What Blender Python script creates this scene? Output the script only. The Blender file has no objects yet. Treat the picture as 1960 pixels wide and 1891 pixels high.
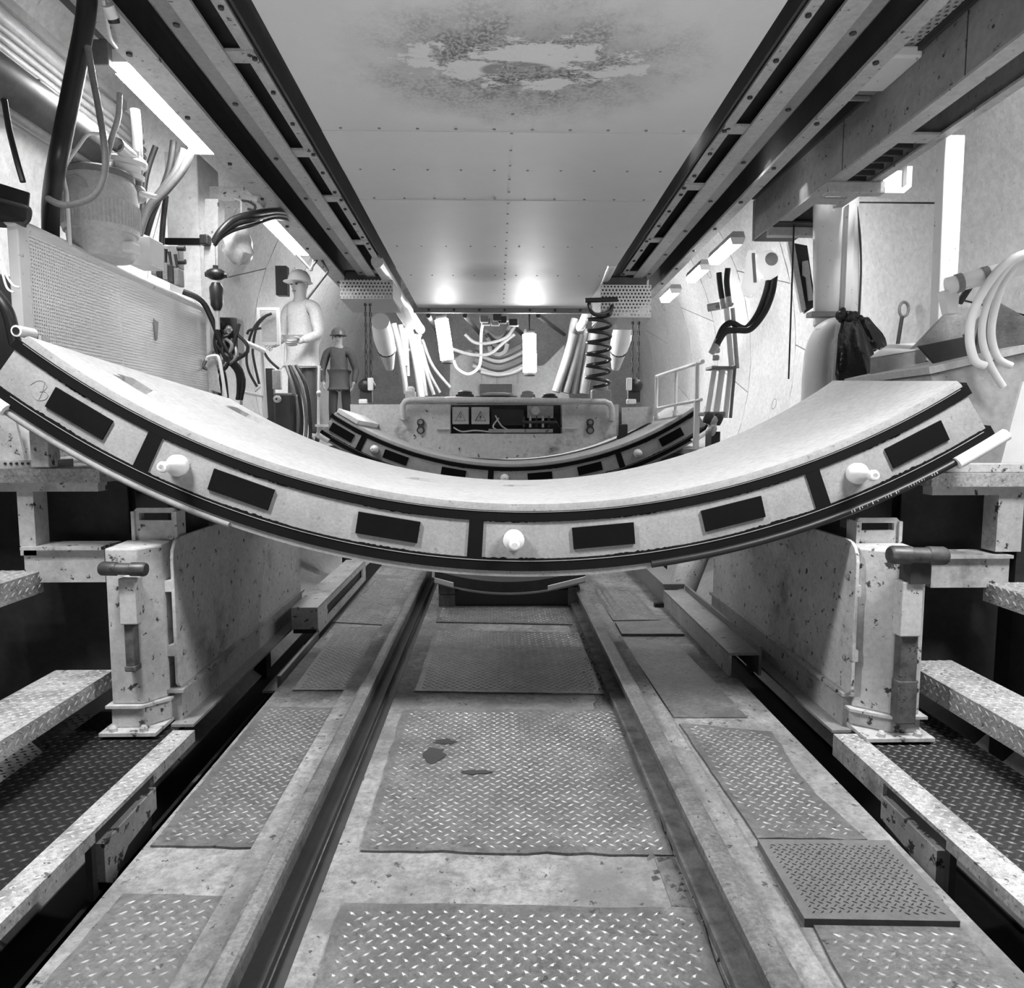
import bpy, bmesh, math, random
from mathutils import Vector, Matrix
random.seed(7)
sc = bpy.context.scene
COL = sc.collection
PI = math.pi
# ---------------------------------------------------------------- camera
FPX, HC = 1354.0, 0.96
TH = math.atan(123.5 / FPX)
PS = math.atan(30 / FPX * math.cos(TH))
cam = bpy.data.cameras.new('camera')
cam.sensor_fit = 'HORIZONTAL'; cam.sensor_width = 36.0
cam.lens = 36.0 * FPX / 1960.0
cam.clip_start = 0.02
camo = bpy.data.objects.new('camera', cam); COL.objects.link(camo)
camo.location = (0, 0, HC); camo.rotation_euler = (PI / 2 - TH, 0, -PS)
sc.camera = camo
# ---------------------------------------------------------------- world, exposure, light levels
sc.view_settings.view_transform = 'Standard'
sc.view_settings.look = 'None'
sc.view_settings.gamma = 1.0
sc.view_settings.use_curve_mapping = False
sc.view_settings.exposure = 0.85
world = bpy.data.worlds.new('world'); sc.world = world
world.use_nodes = True
world.node_tree.nodes['Background'].inputs[0].default_value = (0.9, 0.9, 0.92, 1)
world.node_tree.nodes['Background'].inputs[1].default_value = 0.02
LAMP_E = 40.0      # fluorescent diffusers
BULB_E = 60.0      # hanging work lamps at the far end


def area(name, loc, target, sx, sy, power, spread=180):
    l = bpy.data.lights.new(name, 'AREA'); l.shape = 'RECTANGLE'; l.size = sx; l.size_y = sy
    l.energy = power; l.spread = math.radians(spread)
    o = bpy.data.objects.new(name, l); COL.objects.link(o)
    o.location = loc
    d = Vector(target) - Vector(loc)
    o.rotation_euler = d.to_track_quat('-Z', 'Y').to_euler()
    return o


# gantry work lights of the part of the tunnel behind and above the camera; then unseen fill lights added for brightness
area('gantry_lamp_light_left', (-1.6, 1.55, 2.46), (-0.7, 1.9, 0.0), 0.11, 1.0, 36, 115)
area('gantry_lamp_light_right', (1.72, 1.45, 2.42), (0.9, 1.8, 0.0), 0.11, 1.0, 28, 115)
area('gantry_lamp_light_right_upper', (2.2, 2.2, 3.35), (2.5, 3.6, 1.4), 0.15, 1.3, 70)
area('far_wall_fill_right', (1.3, 9.5, 2.75), (2.7, 11.0, 1.3), 0.12, 1.0, 14)  # unseen fill added to brighten the far right wall
area('far_wall_fill_left', (-1.3, 9.5, 2.75), (-2.6, 11.0, 1.3), 0.12, 1.0, 10)  # matching unseen fill added for the far left wall
area('rear_ceiling_fill', (0.1, -0.7, 0.15), (0.1, 2.2, 2.6), 1.2, 0.5, 12.5, 90)  # added uplight behind the camera, brightens overhead plate and beam undersides
area('mid_floor_fill', (1.515, 4.3, 2.58), (0.4, 4.0, -0.1), 0.1, 1.0, 12, 90)  # added fill hidden in the beam gap, brightens the deck below


# ---------------------------------------------------------------- pixel rays -> points in the tunnel
_F = Vector((math.sin(PS) * math.cos(TH), math.cos(PS) * math.cos(TH), -math.sin(TH)))
_R = Vector((math.cos(PS), -math.sin(PS), 0))
_U = _R.cross(_F)
CAM = Vector((0, 0, HC))


def ray(x, y): return _F * FPX + _R * (x - 980) + _U * (945.5 - y)
def aY(x, y, Y): d = ray(x, y); return CAM + d * (Y / d.y)
def aX(x, y, X): d = ray(x, y); return CAM + d * (X / d.x)
def aZ(x, y, Z): d = ray(x, y); return CAM + d * ((Z - HC) / d.z)


# ---------------------------------------------------------------- materials
MATS = {}


def mat(name, base, rough=0.6, metal=0.0, var=0.12, scale=6.0, speck=0.0, speck_scale=30.0, speck_col=0.03,
        bump=0.0, bump_scale=60.0, dirt=0.0, dirt_scale=2.5, dirt_col=0.06, emit=0.0, grain=0.10, spec=0.5):
    if name in MATS: return MATS[name]
    m = bpy.data.materials.new(name); m.use_nodes = True
    nt = m.node_tree; N = nt.nodes; L = nt.links
    b = N['Principled BSDF']
    b.inputs['Roughness'].default_value = rough; b.inputs['Metallic'].default_value = metal
    b.inputs['Specular IOR Level'].default_value = spec
    tc = N.new('ShaderNodeTexCoord')

    def noise(s, det=4, rgh=0.6):
        n = N.new('ShaderNodeTexNoise'); n.inputs['Scale'].default_value = s
        n.inputs['Detail'].default_value = det; n.inputs['Roughness'].default_value = rgh
        L.new(tc.outputs['Object'], n.inputs['Vector']); return n

    def ramp(src, p0, c0, p1, c1):
        r = N.new('ShaderNodeValToRGB')
        r.color_ramp.elements[0].position = p0; r.color_ramp.elements[0].color = (c0, c0, c0, 1)
        r.color_ramp.elements[1].position = p1; r.color_ramp.elements[1].color = (c1, c1, c1, 1)
        L.new(src, r.inputs[0]); return r

    def mix(fac, a, bb):
        x = N.new('ShaderNodeMix'); x.data_type = 'RGBA'
        L.new(fac, x.inputs[0])
        if hasattr(a, 'links'): L.new(a, x.inputs[6])
        else: x.inputs[6].default_value = (a, a, a, 1)
        if hasattr(bb, 'links'): L.new(bb, x.inputs[7])
        else: x.inputs[7].default_value = (bb, bb, bb, 1)
        return x.outputs[2]
    n1 = noise(scale)
    c = ramp(n1.outputs[0], 0.3, base * (1 - var), 0.7, min(1, base * (1 + var))).outputs[0]
    if grain > 0:
        ng = noise(scale * 9, 5, 0.75)
        rg = ramp(ng.outputs[0], 0.36, 1 - grain * 2.2, 0.62, 1.0)
        xm = N.new('ShaderNodeMix'); xm.data_type = 'RGBA'; xm.blend_type = 'MULTIPLY'; xm.inputs[0].default_value = 1.0
        L.new(c, xm.inputs[6]); L.new(rg.outputs[0], xm.inputs[7]); c = xm.outputs[2]
    if dirt > 0:
        n3 = noise(dirt_scale, 6, 0.7)
        r3 = ramp(n3.outputs[0], 0.62 - dirt * 0.3, 0.0, 0.78 - dirt * 0.2, 0.85)
        c = mix(r3.outputs[0], c, dirt_col)
    if speck > 0:
        n2 = noise(speck_scale, 5, 0.65)
        r2 = ramp(n2.outputs[0], 0.685 - speck * 0.27, 0.0, 0.72 - speck * 0.27, 1.0)
        c = mix(r2.outputs[0], c, speck_col)
    L.new(c, b.inputs['Base Color'])
    if bump > 0:
        n4 = noise(bump_scale, 3, 0.6)
        bp = N.new('ShaderNodeBump'); bp.inputs['Strength'].default_value = bump; bp.inputs['Distance'].default_value = 0.01
        L.new(n4.outputs[0], bp.inputs['Height']); L.new(bp.outputs[0], b.inputs['Normal'])
    if emit > 0:
        b.inputs['Emission Color'].default_value = (1, 1, 1, 1); b.inputs['Emission Strength'].default_value = emit
    MATS[name] = m
    return m


def perforated(name, base, pitch, hole, axes, stagger=True, rough=0.5):
    """sheet metal with a regular grid of real see-through holes (metres)"""
    m = bpy.data.materials.new(name); m.use_nodes = True
    nt = m.node_tree; N = nt.nodes; L = nt.links
    b = N['Principled BSDF']; b.inputs['Roughness'].default_value = rough
    b.inputs['Base Color'].default_value = (base, base, base, 1)
    tc = N.new('ShaderNodeTexCoord'); sp = N.new('ShaderNodeSeparateXYZ'); L.new(tc.outputs['Object'], sp.inputs[0])

    def M(op, a, bv=None):
        n = N.new('ShaderNodeMath'); n.operation = op
        for i, v in enumerate((a, bv)):
            if v is None: continue
            if hasattr(v, 'links'): L.new(v, n.inputs[i])
            else: n.inputs[i].default_value = v
        return n.outputs[0]
    u = M('DIVIDE', sp.outputs[axes[0]], pitch); v = M('DIVIDE', sp.outputs[axes[1]], pitch)
    if stagger:
        row = M('FLOOR', v); u = M('ADD', u, M('MULTIPLY', row, 0.5))
    du = M('SUBTRACT', M('FRACT', u), 0.5); dv = M('SUBTRACT', M('FRACT', v), 0.5)
    dist = M('SQRT', M('ADD', M('MULTIPLY', du, du), M('MULTIPLY', dv, dv)))
    hol = M('LESS_THAN', dist, hole / pitch / 2)
    tr = N.new('ShaderNodeBsdfTransparent'); mx = N.new('ShaderNodeMixShader')
    L.new(hol, mx.inputs[0]); L.new(b.outputs[0], mx.inputs[1]); L.new(tr.outputs[0], mx.inputs[2])
    L.new(mx.outputs[0], N['Material Output'].inputs[0])
    return m


lining_m = mat('lining concrete', 0.62, 0.75, var=0.06, scale=2.5, speck=0.12, speck_scale=22, speck_col=0.4, bump=0.12, bump_scale=70)
joint_m = mat('lining joint', 0.10, 0.9)
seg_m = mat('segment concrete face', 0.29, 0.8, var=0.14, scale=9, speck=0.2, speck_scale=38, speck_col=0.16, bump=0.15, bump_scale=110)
segtop_m = mat('segment concrete', 0.47, 0.72, var=0.06, scale=4, bump=0.06, bump_scale=120)
rubber_m = mat('black gasket rubber', 0.005, 0.75, var=0.2, spec=0.15)
pad_m = mat('black packing pad', 0.005, 0.85, var=0.2, spec=0.12)
gedge_m = mat('gasket bright edge', 0.35, 0.4)
floor_m = mat('deck concrete', 0.29, 0.85, var=0.35, scale=5, speck=0.22, speck_scale=34, speck_col=0.05, dirt=0.6, dirt_scale=3.5, dirt_col=0.12, bump=0.5, bump_scale=45, grain=0.22)
plate_m = mat('tread plate steel', 0.20, 0.5, 0.3, var=0.3, scale=7, speck=0.15, speck_scale=30, speck_col=0.05, dirt=0.6, dirt_scale=4, dirt_col=0.09, bump=0.2, grain=0.22)
lug_m = mat('worn tread lugs', 0.46, 0.42, 0.3, var=0.3, scale=6, dirt=0.35, dirt_scale=5, dirt_col=0.16, grain=0.22)
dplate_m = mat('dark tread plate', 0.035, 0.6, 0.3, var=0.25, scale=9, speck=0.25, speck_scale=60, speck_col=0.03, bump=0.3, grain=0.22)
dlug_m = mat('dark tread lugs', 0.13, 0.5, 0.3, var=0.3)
rail_m = mat('rail steel', 0.23, 0.5, 0.4, var=0.3, scale=10, speck=0.2, speck_scale=50, dirt=0.3, dirt_scale=8, grain=0.22)
paint_m = mat('chipped white paint', 0.55, 0.55, var=0.12, scale=5, speck=0.28, speck_scale=26, speck_col=0.04, dirt=0.28, dirt_scale=3, dirt_col=0.12)
step_m = mat('worn painted tread plate', 0.50, 0.6, var=0.22, scale=9, speck=0.3, speck_scale=50, speck_col=0.09, dirt=0.5, dirt_scale=6, dirt_col=0.13, grain=0.22)
steplug_m = mat('worn tread step lugs', 0.58, 0.5, var=0.3, scale=14, speck=0.3, speck_scale=60, speck_col=0.08, grain=0.22)
white_m = mat('white paint', 0.72, 0.45, var=0.05, speck=0.1, speck_scale=25, speck_col=0.25, grain=0.0)
grey_m = mat('grey steel', 0.30, 0.5, 0.1, var=0.15, scale=5, speck=0.15, speck_scale=20)
beam_m = mat('grey painted beam', 0.40, 0.55, var=0.12, scale=4, speck=0.18, speck_scale=24, speck_col=0.06)
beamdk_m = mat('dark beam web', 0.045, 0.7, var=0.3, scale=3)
mid_m = mat('mid grey paint', 0.22, 0.5, var=0.12)
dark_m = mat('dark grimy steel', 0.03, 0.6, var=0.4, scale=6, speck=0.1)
black_m = mat('black rubber hose', 0.014, 0.42, var=0.2)
hoseg_m = mat('grey hose', 0.20, 0.45, var=0.15)
hosew_m = mat('white hose', 0.75, 0.5, var=0.05, grain=0.0)
pipe_m = mat('pale pipe', 0.50, 0.4, var=0.08)
plast_m = mat('white plastic', 0.78, 0.35, var=0.03, grain=0.0)
plastg_m = mat('grey plastic', 0.45, 0.45, var=0.05)
bag_m = mat('black plastic bag', 0.012, 0.22, var=0.2, bump=1.0, bump_scale=9)
card_m = mat('plain carton', 0.33, 0.7, var=0.05, scale=3)
wood_m = mat('weathered board', 0.16, 0.8, var=0.4, scale=9, speck=0.2, bump=0.4)
chrome_m = mat('bare metal', 0.5, 0.3, 0.7, var=0.1)
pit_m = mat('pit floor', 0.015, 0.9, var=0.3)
rock_m = mat('grit', 0.12, 0.9, var=0.5, scale=20)
far_m = mat('far machine grey', 0.30, 0.6, var=0.2, scale=2)
lamp_m = mat('lamp diffuser', 0.9, 0.4, var=0.0, emit=LAMP_E, grain=0.0)
bulb_m = mat('work lamp tube', 0.9, 0.4, var=0.0, emit=BULB_E, grain=0.0)
skin_m = mat('skin', 0.36, 0.6, var=0.03, grain=0.0)
shirt_m = mat('pale work shirt', 0.52, 0.8, var=0.06, bump=0.3, bump_scale=15)
dshirt_m = mat('dark work jacket', 0.10, 0.8, var=0.1, bump=0.3, bump_scale=15)
trou_m = mat('dark trousers', 0.06, 0.8, var=0.1, bump=0.3, bump_scale=15)
boot_m = mat('work boots', 0.02, 0.5)
hat_m = mat('white hard hat', 0.75, 0.3, var=0.02, grain=0.0)
dhat_m = mat('dark hard hat', 0.13, 0.35, var=0.02)
perf_m = perforated('fine perforated sheet', 0.90, 0.0138, 0.0072, (1, 2), False)
perfb_m = perforated('coarse perforated sheet', 0.40, 0.032, 0.019, (0, 2))
perfc_m = perforated('coarse perforated sheet flat', 0.40, 0.032, 0.019, (0, 1))
perfd_m = perforated('coarse perforated side', 0.40, 0.032, 0.019, (1, 2))

# ---------------------------------------------------------------- mesh helpers
WL = {}    # world location of every root


class MB:
    def __init__(s): s.v = []; s.f = []
    def add(s, vs, fs):
        n = len(s.v); s.v += [Vector(p) for p in vs]; s.f += [tuple(i + n for i in f) for f in fs]; return s
    def box(s, x0, x1, y0, y1, z0, z1):
        x0, x1 = sorted((x0, x1)); y0, y1 = sorted((y0, y1)); z0, z1 = sorted((z0, z1))
        return s.add([(x0, y0, z0), (x1, y0, z0), (x1, y1, z0), (x0, y1, z0), (x0, y0, z1), (x1, y0, z1), (x1, y1, z1), (x0, y1, z1)],
                     [(3, 2, 1, 0), (4, 5, 6, 7), (0, 1, 5, 4), (1, 2, 6, 5), (2, 3, 7, 6), (3, 0, 4, 7)])
    def hexa(s, a, b):
        """two quads (4 points each, same winding) -> closed solid"""
        return s.add(list(a) + list(b), [(3, 2, 1, 0), (4, 5, 6, 7), (0, 1, 5, 4), (1, 2, 6, 5), (2, 3, 7, 6), (3, 0, 4, 7)])
    def prism(s, poly, d):
        d = Vector(d); n = len(poly); a = [Vector(p) for p in poly]; b = [p + d for p in a]
        return s.add(a + b, [tuple(range(n - 1, -1, -1)), tuple(range(n, 2 * n))] + [(i, (i + 1) % n, n + (i + 1) % n, n + i) for i in range(n)])
    def tube(s, pts, r, n=8, closed=False, caps=True):
        pts = [Vector(p) for p in pts]; m = len(pts)
        rr = r if hasattr(r, '__len__') else [r] * m
        rings = []; up = None
        for i, p in enumerate(pts):
            if closed: t = pts[(i + 1) % m] - pts[i - 1]
            else: t = pts[min(i + 1, m - 1)] - pts[max(i - 1, 0)]
            t.normalize()
            if up is None:
                up = Vector((0, 0, 1)) if abs(t.z) < 0.9 else Vector((1, 0, 0))
            u = (up - t * up.dot(t))
            if u.length < 1e-5: u = t.orthogonal()
            u.normalize(); w = t.cross(u); up = u
            rings.append([p + (u * math.cos(2 * PI * k / n) + w * math.sin(2 * PI * k / n)) * rr[i] for k in range(n)])
        vs = [q for rg in rings for q in rg]; fs = []
        for i in range(m if closed else m - 1):
            j = (i + 1) % m
            fs += [(i * n + k, i * n + (k + 1) % n, j * n + (k + 1) % n, j * n + k) for k in range(n)]
        if caps and not closed:
            fs += [tuple(range(n - 1, -1, -1)), tuple((m - 1) * n + k for k in range(n))]
        return s.add(vs, fs)
    def lathe(s, prof, org, axis, n=20):
        """prof: (radius, height along axis)"""
        ax = Vector(axis).normalized(); u = ax.orthogonal().normalized(); w = ax.cross(u); o = Vector(org)
        vs = []; fs = []
        for r, h in prof:
            vs += [o + ax * h + (u * math.cos(2 * PI * k / n) + w * math.sin(2 * PI * k / n)) * max(r, 1e-4) for k in range(n)]
        for i in range(len(prof) - 1):
            fs += [(i * n + k, i * n + (k + 1) % n, (i + 1) * n + (k + 1) % n, (i + 1) * n + k) for k in range(n)]
        fs += [tuple(range(n - 1, -1, -1)), tuple((len(prof) - 1) * n + k for k in range(n))]
        return s.add(vs, fs)
    def ball(s, c, rx, ry=None, rz=None, n=12, m=8):
        ry = ry or rx; rz = rz or rx; c = Vector(c); vs = []; fs = []
        for i in range(m + 1):
            a = PI * i / m
            for k in range(n):
                b = 2 * PI * k / n
                vs.append(c + Vector((rx * max(math.sin(a), 1e-3) * math.cos(b), ry * max(math.sin(a), 1e-3) * math.sin(b), rz * math.cos(a))))
        for i in range(m):
            fs += [(i * n + k, (i + 1) * n + k, (i + 1) * n + (k + 1) % n, i * n + (k + 1) % n) for k in range(n)]
        return s.add(vs, fs)
    def build(s, name, material, parent=None, smooth=False, bevel=0.0):
        off = WL.get(parent, Vector((0, 0, 0))) if parent else Vector((0, 0, 0))
        me = bpy.data.meshes.new(name)
        me.from_pydata([tuple(p - off) for p in s.v], [], s.f)
        bm = bmesh.new(); bm.from_mesh(me)
        bmesh.ops.recalc_face_normals(bm, faces=bm.faces)
        if bevel > 0:
            bmesh.ops.remove_doubles(bm, verts=bm.verts, dist=1e-6)
            bmesh.ops.bevel(bm, geom=[e for e in bm.edges if len(e.link_faces) == 2 and e.calc_face_angle() > 0.5], offset=bevel, segments=2, affect='EDGES', profile=0.5)
        bm.to_mesh(me); bm.free()
        if smooth:
            me.polygons.foreach_set('use_smooth', [True] * len(me.polygons))
            try: me.set_sharp_from_angle(angle=math.radians(42))
            except Exception: pass
        me.materials.append(material)
        o = bpy.data.objects.new(name, me); COL.objects.link(o)
        if parent: o.parent = parent
        WL[o] = off.copy()
        return o


def spline(pts, k=6):
    pts = [Vector(p) for p in pts]; out = []
    for i in range(len(pts) - 1):
        p0 = pts[max(i - 1, 0)]; p1 = pts[i]; p2 = pts[i + 1]; p3 = pts[min(i + 2, len(pts) - 1)]
        for j in range(k):
            t = j / k
            out.append(0.5 * ((2 * p1) + (p2 - p0) * t + (2 * p0 - 5 * p1 + 4 * p2 - p3) * t * t + (3 * p1 - p0 - 3 * p2 + p3) * t ** 3))
    out.append(pts[-1]); return out


def tag(o, label, cat, group=None):
    o['label'] = label; o['category'] = cat
    if group: o['group'] = group
    return o


def thing(name, label, cat, loc, group=None):
    o = bpy.data.objects.new(name, None); COL.objects.link(o); o.empty_display_size = 0.1
    o.location = loc; WL[o] = Vector(loc)
    return tag(o, label, cat, group)


def struct(o): o['kind'] = 'structure'; return o


def rebase(o):
    """a thing that is a single mesh gets its origin at its own base"""
    me = o.data; vs = [v.co.copy() for v in me.vertices]
    c = Vector((sum(v.x for v in vs) / len(vs), sum(v.y for v in vs) / len(vs), min(v.z for v in vs)))
    me.transform(Matrix.Translation(-c)); o.location = c; WL[o] = c
    return o


def single(mb, name, material, label, cat, group=None, smooth=False, bevel=0.0):
    return tag(rebase(mb.build(name, material, None, smooth, bevel)), label, cat, group)


def lugs(mb, o, u, v, poly, pitch=0.034, L=0.025, W=0.0085, H=0.0022, off=0.02):
    """raised tread lugs on the plane o + a*u + b*v, inside polygon poly [(a,b)]"""
    u = Vector(u).normalized(); v = Vector(v).normalized(); nrm = u.cross(v); o = Vector(o)
    if nrm.z < -0.5: nrm = -nrm
    a0 = min(p[0] for p in poly); a1 = max(p[0] for p in poly); b0 = min(p[1] for p in poly); b1 = max(p[1] for p in poly)

    def inside(a, b):
        c = False; j = len(poly) - 1
        for i in range(len(poly)):
            xi, yi = poly[i]; xj, yj = poly[j]
            if (yi > b) != (yj > b) and a < (xj - xi) * (b - yi) / (yj - yi) + xi: c = not c
            j = i
        return c
    rs = pitch * 0.52
    na = int((a1 - a0) / pitch) + 2; nb = int((b1 - b0) / rs) + 1
    for j in range(nb):
        for i in range(na):
            a = a0 + (i + 0.5 * (j % 2)) * pitch; b = b0 + (j + 0.5) * rs
            if not inside(a, b): continue
            if not (inside(a - off, b) and inside(a + off, b) and inside(a, b - off) and inside(a, b + off)): continue
            ang = (0.62 if j % 2 else -0.62) + random.uniform(-0.05, 0.05)
            ca, sa = math.cos(ang), math.sin(ang)
            p = o + u * a + v * b
            l = u * ca + v * sa; w = u * -sa + v * ca
            mb.add([p - l * L / 2, p + w * W / 2, p + l * L / 2, p - w * W / 2, p - l * L * 0.22 + nrm * H, p + l * L * 0.22 + nrm * H],
                   [(0, 3, 4), (3, 2, 5, 4), (2, 1, 5), (1, 0, 4, 5)])
    return mb

# ================================================================ SETTING: tunnel lining, ring by ring
TC = (0.08, 1.72); TR = 2.80


def tp(a, r, y): return Vector((TC[0] + r * math.sin(a), y, TC[1] - r * math.cos(a)))


def lining(side, nm):
    back = MB(); sg = 1 if side > 0 else -1
    vs = []; fs = []; n = 26
    for i in range(n + 1):
        a = sg * math.radians(30 + 150 * i / n)
        vs += [tp(a, TR + 0.05, -1.6), tp(a, TR + 0.05, 16.0), tp(a, TR + 0.16, 16.0), tp(a, TR + 0.16, -1.6)]
    for i in range(n):
        b = 4 * i
        for k in range(4): fs.append((b + k, b + (k + 1) % 4, b + 4 + (k + 1) % 4, b + 4 + k))
    wall = struct(back.add(vs, fs).build(nm, joint_m, None, True))
    ringw = 1.2
    for k in range(13):
        y0 = -0.35 + ringw * k; y1 = y0 + ringw - 0.012
        sh = 13 if k % 2 else -9
        cuts = [34, 74 + sh, 116 + sh, 158 + sh * 0.4, 180]
        for j in range(4):
            sk = 4.0 if (j + k) % 2 else -4.0
            m = MB(); nn = 7; g = math.radians(0.13)
            q = []
            for i in range(nn + 1):
                t = i / nn
                f0 = math.radians(cuts[j] + (sk if j else 0)); f1 = math.radians(cuts[j + 1] + (-sk if j < 3 else 0))
                b0 = math.radians(cuts[j] - (sk if j else 0)); b1 = math.radians(cuts[j + 1] + (sk if j < 3 else 0))
                if j < 3:
                    nsk = 4.0 if (j + 1 + k) % 2 else -4.0
                    f1 = math.radians(cuts[j + 1] + nsk); b1 = math.radians(cuts[j + 1] - nsk)
                af = f0 + g + (f1 - f0 - 2 * g) * t; ab = b0 + g + (b1 - b0 - 2 * g) * t
                q += [tp(sg * af, TR + 0.045, y0), tp(sg * af, TR, y0), tp(sg * ab, TR, y1), tp(sg * ab, TR + 0.045, y1)]
            fs = []
            for i in range(nn):
                b = 4 * i
                for e in range(3): fs.append((b + e, b + e + 1, b + 4 + e + 1, b + 4 + e))
            fs += [(0, 1, 2, 3), tuple(4 * nn + e for e in range(4))]
            m.add(q, fs).build('lining_segment', lining_m, wall, True)
            # bolt and grout pockets: shallow dark-lipped cups let into the concrete
            if y0 > 2.0 and j in (1, 2):
                for t in ((0.35, 0.3), (0.65, 0.7)) if k > 4 else ((0.5, 0.5),):
                    a = math.radians(cuts[j] + (cuts[j + 1] - cuts[j]) * t[0]); yy = y0 + ringw * t[1]
                    c = tp(sg * a, TR, yy); nrm = Vector((-math.sin(sg * a), 0, math.cos(sg * a)))
                    MB().lathe([(0.03, -0.018), (0.048, 0.002), (0.056, 0.004), (0.06, 0.0)], c, nrm, 14).build('grout_pocket', mid_m, wall, True)
    return wall


wall_left = lining(-1, 'wall_left')
wall_right = lining(1, 'wall_right')

# pit under the decks, deck slab between the side walkways
FZ = -0.10
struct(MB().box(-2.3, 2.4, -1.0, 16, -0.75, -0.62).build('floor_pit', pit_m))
bx = MB(); bx.box(-0.90, 1.03, -0.4, 9.5, FZ - 0.06, FZ)
floor = struct(bx.build('floor', floor_m))
# far bulkhead closing the view
wall_far = struct(MB().lathe([(0.01, 0), (TR + 0.1, 0), (TR + 0.1, 0.1), (0.01, 0.1)], (TC[0], 14.6, TC[1]), (0, 1, 0), 40).build('wall_far', far_m, None, True))

# ================================================================ RAILS
RG = ((-0.515, -0.47), (0.475, 0.532))
for (x0, x1), lab in zip(RG, ('worn steel track rail on the left with a painted shadow along its inner side',
                              'worn steel track rail on the right with grit packed along its inner side')):
    r = MB(); y0, y1 = -0.3, 9.0
    c = (x0 + x1) / 2
    prof = [(x0 - 0.03, FZ), (x1 + 0.03, FZ), (x1 + 0.03, FZ + 0.01), (c + 0.012, FZ + 0.025), (c + 0.012, -0.03), (x1, -0.02), (x1, -0.004), (x1 - 0.008, 0.0),
            (x0 + 0.008, 0.0), (x0, -0.004), (x0, -0.02), (c - 0.012, -0.03), (c - 0.012, FZ + 0.025), (x0 - 0.03, FZ + 0.01)]
    r.prism([(px, y0, pz) for px, pz in prof], (0, y1 - y0, 0))
    t = thing('track_rail', lab, 'rail', (c, y0, FZ), 'track rails along the deck')
    r.build('rail_profile', rail_m, t)
    k = MB()
    k.box(x0 - 0.09 if c < 0 else x1 + 0.005, x0 - 0.005 if c < 0 else x1 + 0.09, y0, y1, FZ, FZ + 0.035)
    k.build('rail_bedding', floor_m, t)
    xi = x1 if c < 0 else x0
    MB().box(xi + 0.034 if c < 0 else xi - 0.034, xi + 0.062 if c < 0 else xi - 0.085, y0, y1, FZ, FZ + 0.0015).build('shade_grit_strip', dark_m if c < 0 else rock_m, t)  # left: the rail's shadow painted as a dark strip; right: grit
    MB().box(xi - 0.02 if c < 0 else xi + 0.02, xi + 0.033 if c < 0 else xi - 0.033, y0, y1, FZ + 0.011, FZ + 0.03).build('flange_shade_grit', dark_m if c < 0 else rock_m, t)  # left one also painted shadow, right one packed grit

# ================================================================ TREAD PLATES ON THE DECK
def plate(pix, label, z=FZ, th=0.006, name='deck_plate', lug=True, pm=None, lm=None, ragged=0.0, pitch=0.034, wave=0.0, group='tread plates on the deck'):
    pts = [aZ(x, y, z + th) for x, y in pix]
    c = Vector((sum(p.x for p in pts) / len(pts), sum(p.y for p in pts) / len(pts), z))
    t = thing(name, label, 'plate', c, group)
    ring = []
    for i, p in enumerate(pts):
        q = pts[(i + 1) % len(pts)]; n = max(1, int((q - p).length / 0.05)) if ragged else 1
        d = (q - p).normalized(); nr = Vector((d.y, -d.x, 0))
        for j in range(n):
            w = p + (q - p) * (j / n)
            if ragged and j: w = w + nr * random.uniform(-ragged, ragged) + Vector((0, 0, random.uniform(0, ragged * 0.4)))
            ring.append(w)
    m = MB(); n = len(ring)
    lo = [Vector((p.x, p.y, z + 0.0004)) for p in ring]
    m.add(ring + lo + [c + Vector((0, 0, th))], [(i, (i + 1) % n, 2 * n) for i in range(n)] + [(i, n + i, n + (i + 1) % n, (i + 1) % n) for i in range(n)] + [tuple(range(2 * n - 1, n - 1, -1))])
    m.build('plate_sheet', pm or plate_m, t)
    if lug:
        l = lugs(MB(), (0, 0, z + th), (1, 0, 0), (0, 1, 0), [(p.x, p.y) for p in pts], pitch=pitch, L=pitch * 0.72, W=pitch * 0.22)
        o = l.build('tread_lugs', lm or lug_m, t); o['kind'] = 'stuff'
    return t


plate([(655, 1728), (1335, 1738), (1440, 2050), (545, 2050)], 'nearest tread plate between the rails with large worn lugs', ragged=0.003)
plate([(772, 1358), (1182, 1358), (1288, 1636), (690, 1627)], 'big tread plate between the rails with a curled front edge and an oily spot', ragged=0.005)
plate([(832, 1206), (1106, 1211), (1156, 1328), (794, 1322)], 'grimy tread plate between the rails under the near concrete segment', ragged=0.002)
plate([(842, 1150), (1086, 1152), (1096, 1195), (835, 1190)], 'narrow tread plate between the rails in front of the black rail bogie', ragged=0.002)
plate([(235, 1710), (472, 1716), (318, 2000), (-60, 2050)], 'nearest tread plate left of the left rail with a dark burnt slot', ragged=0.003)
plate([(508, 1352), (668, 1356), (528, 1622), (288, 1618)], 'long tread plate left of the left rail reaching out of the segment shadow', ragged=0.004)
plate([(648, 1200), (760, 1200), (696, 1320), (560, 1320)], 'shadowed tread plate left of the left rail beside the left support panel')
plate([(716, 1112), (792, 1112), (757, 1197), (636, 1190)], 'tread plate left of the left rail beside the slotted channel')
plate([(1556, 1768), (1836, 1770), (2050, 2010), (1690, 2030)], 'nearest tread plate right of the right rail with bright pointed lugs', ragged=0.003)
plate([(1300, 1384), (1478, 1400), (1530, 1482), (1562, 1520), (1600, 1552), (1660, 1606), (1450, 1604)], 'muddy tread plate right of the right rail with a torn wavy edge', ragged=0.004)
plate([(1190, 1222), (1292, 1226), (1430, 1372), (1290, 1372)], 'smooth dirty plate right of the right rail below the steel channel', lug=False)
plate([(1130, 1128), (1210, 1130), (1264, 1186), (1174, 1187)], 'small far tread plate right of the right rail near the hydraulic ram')
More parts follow.
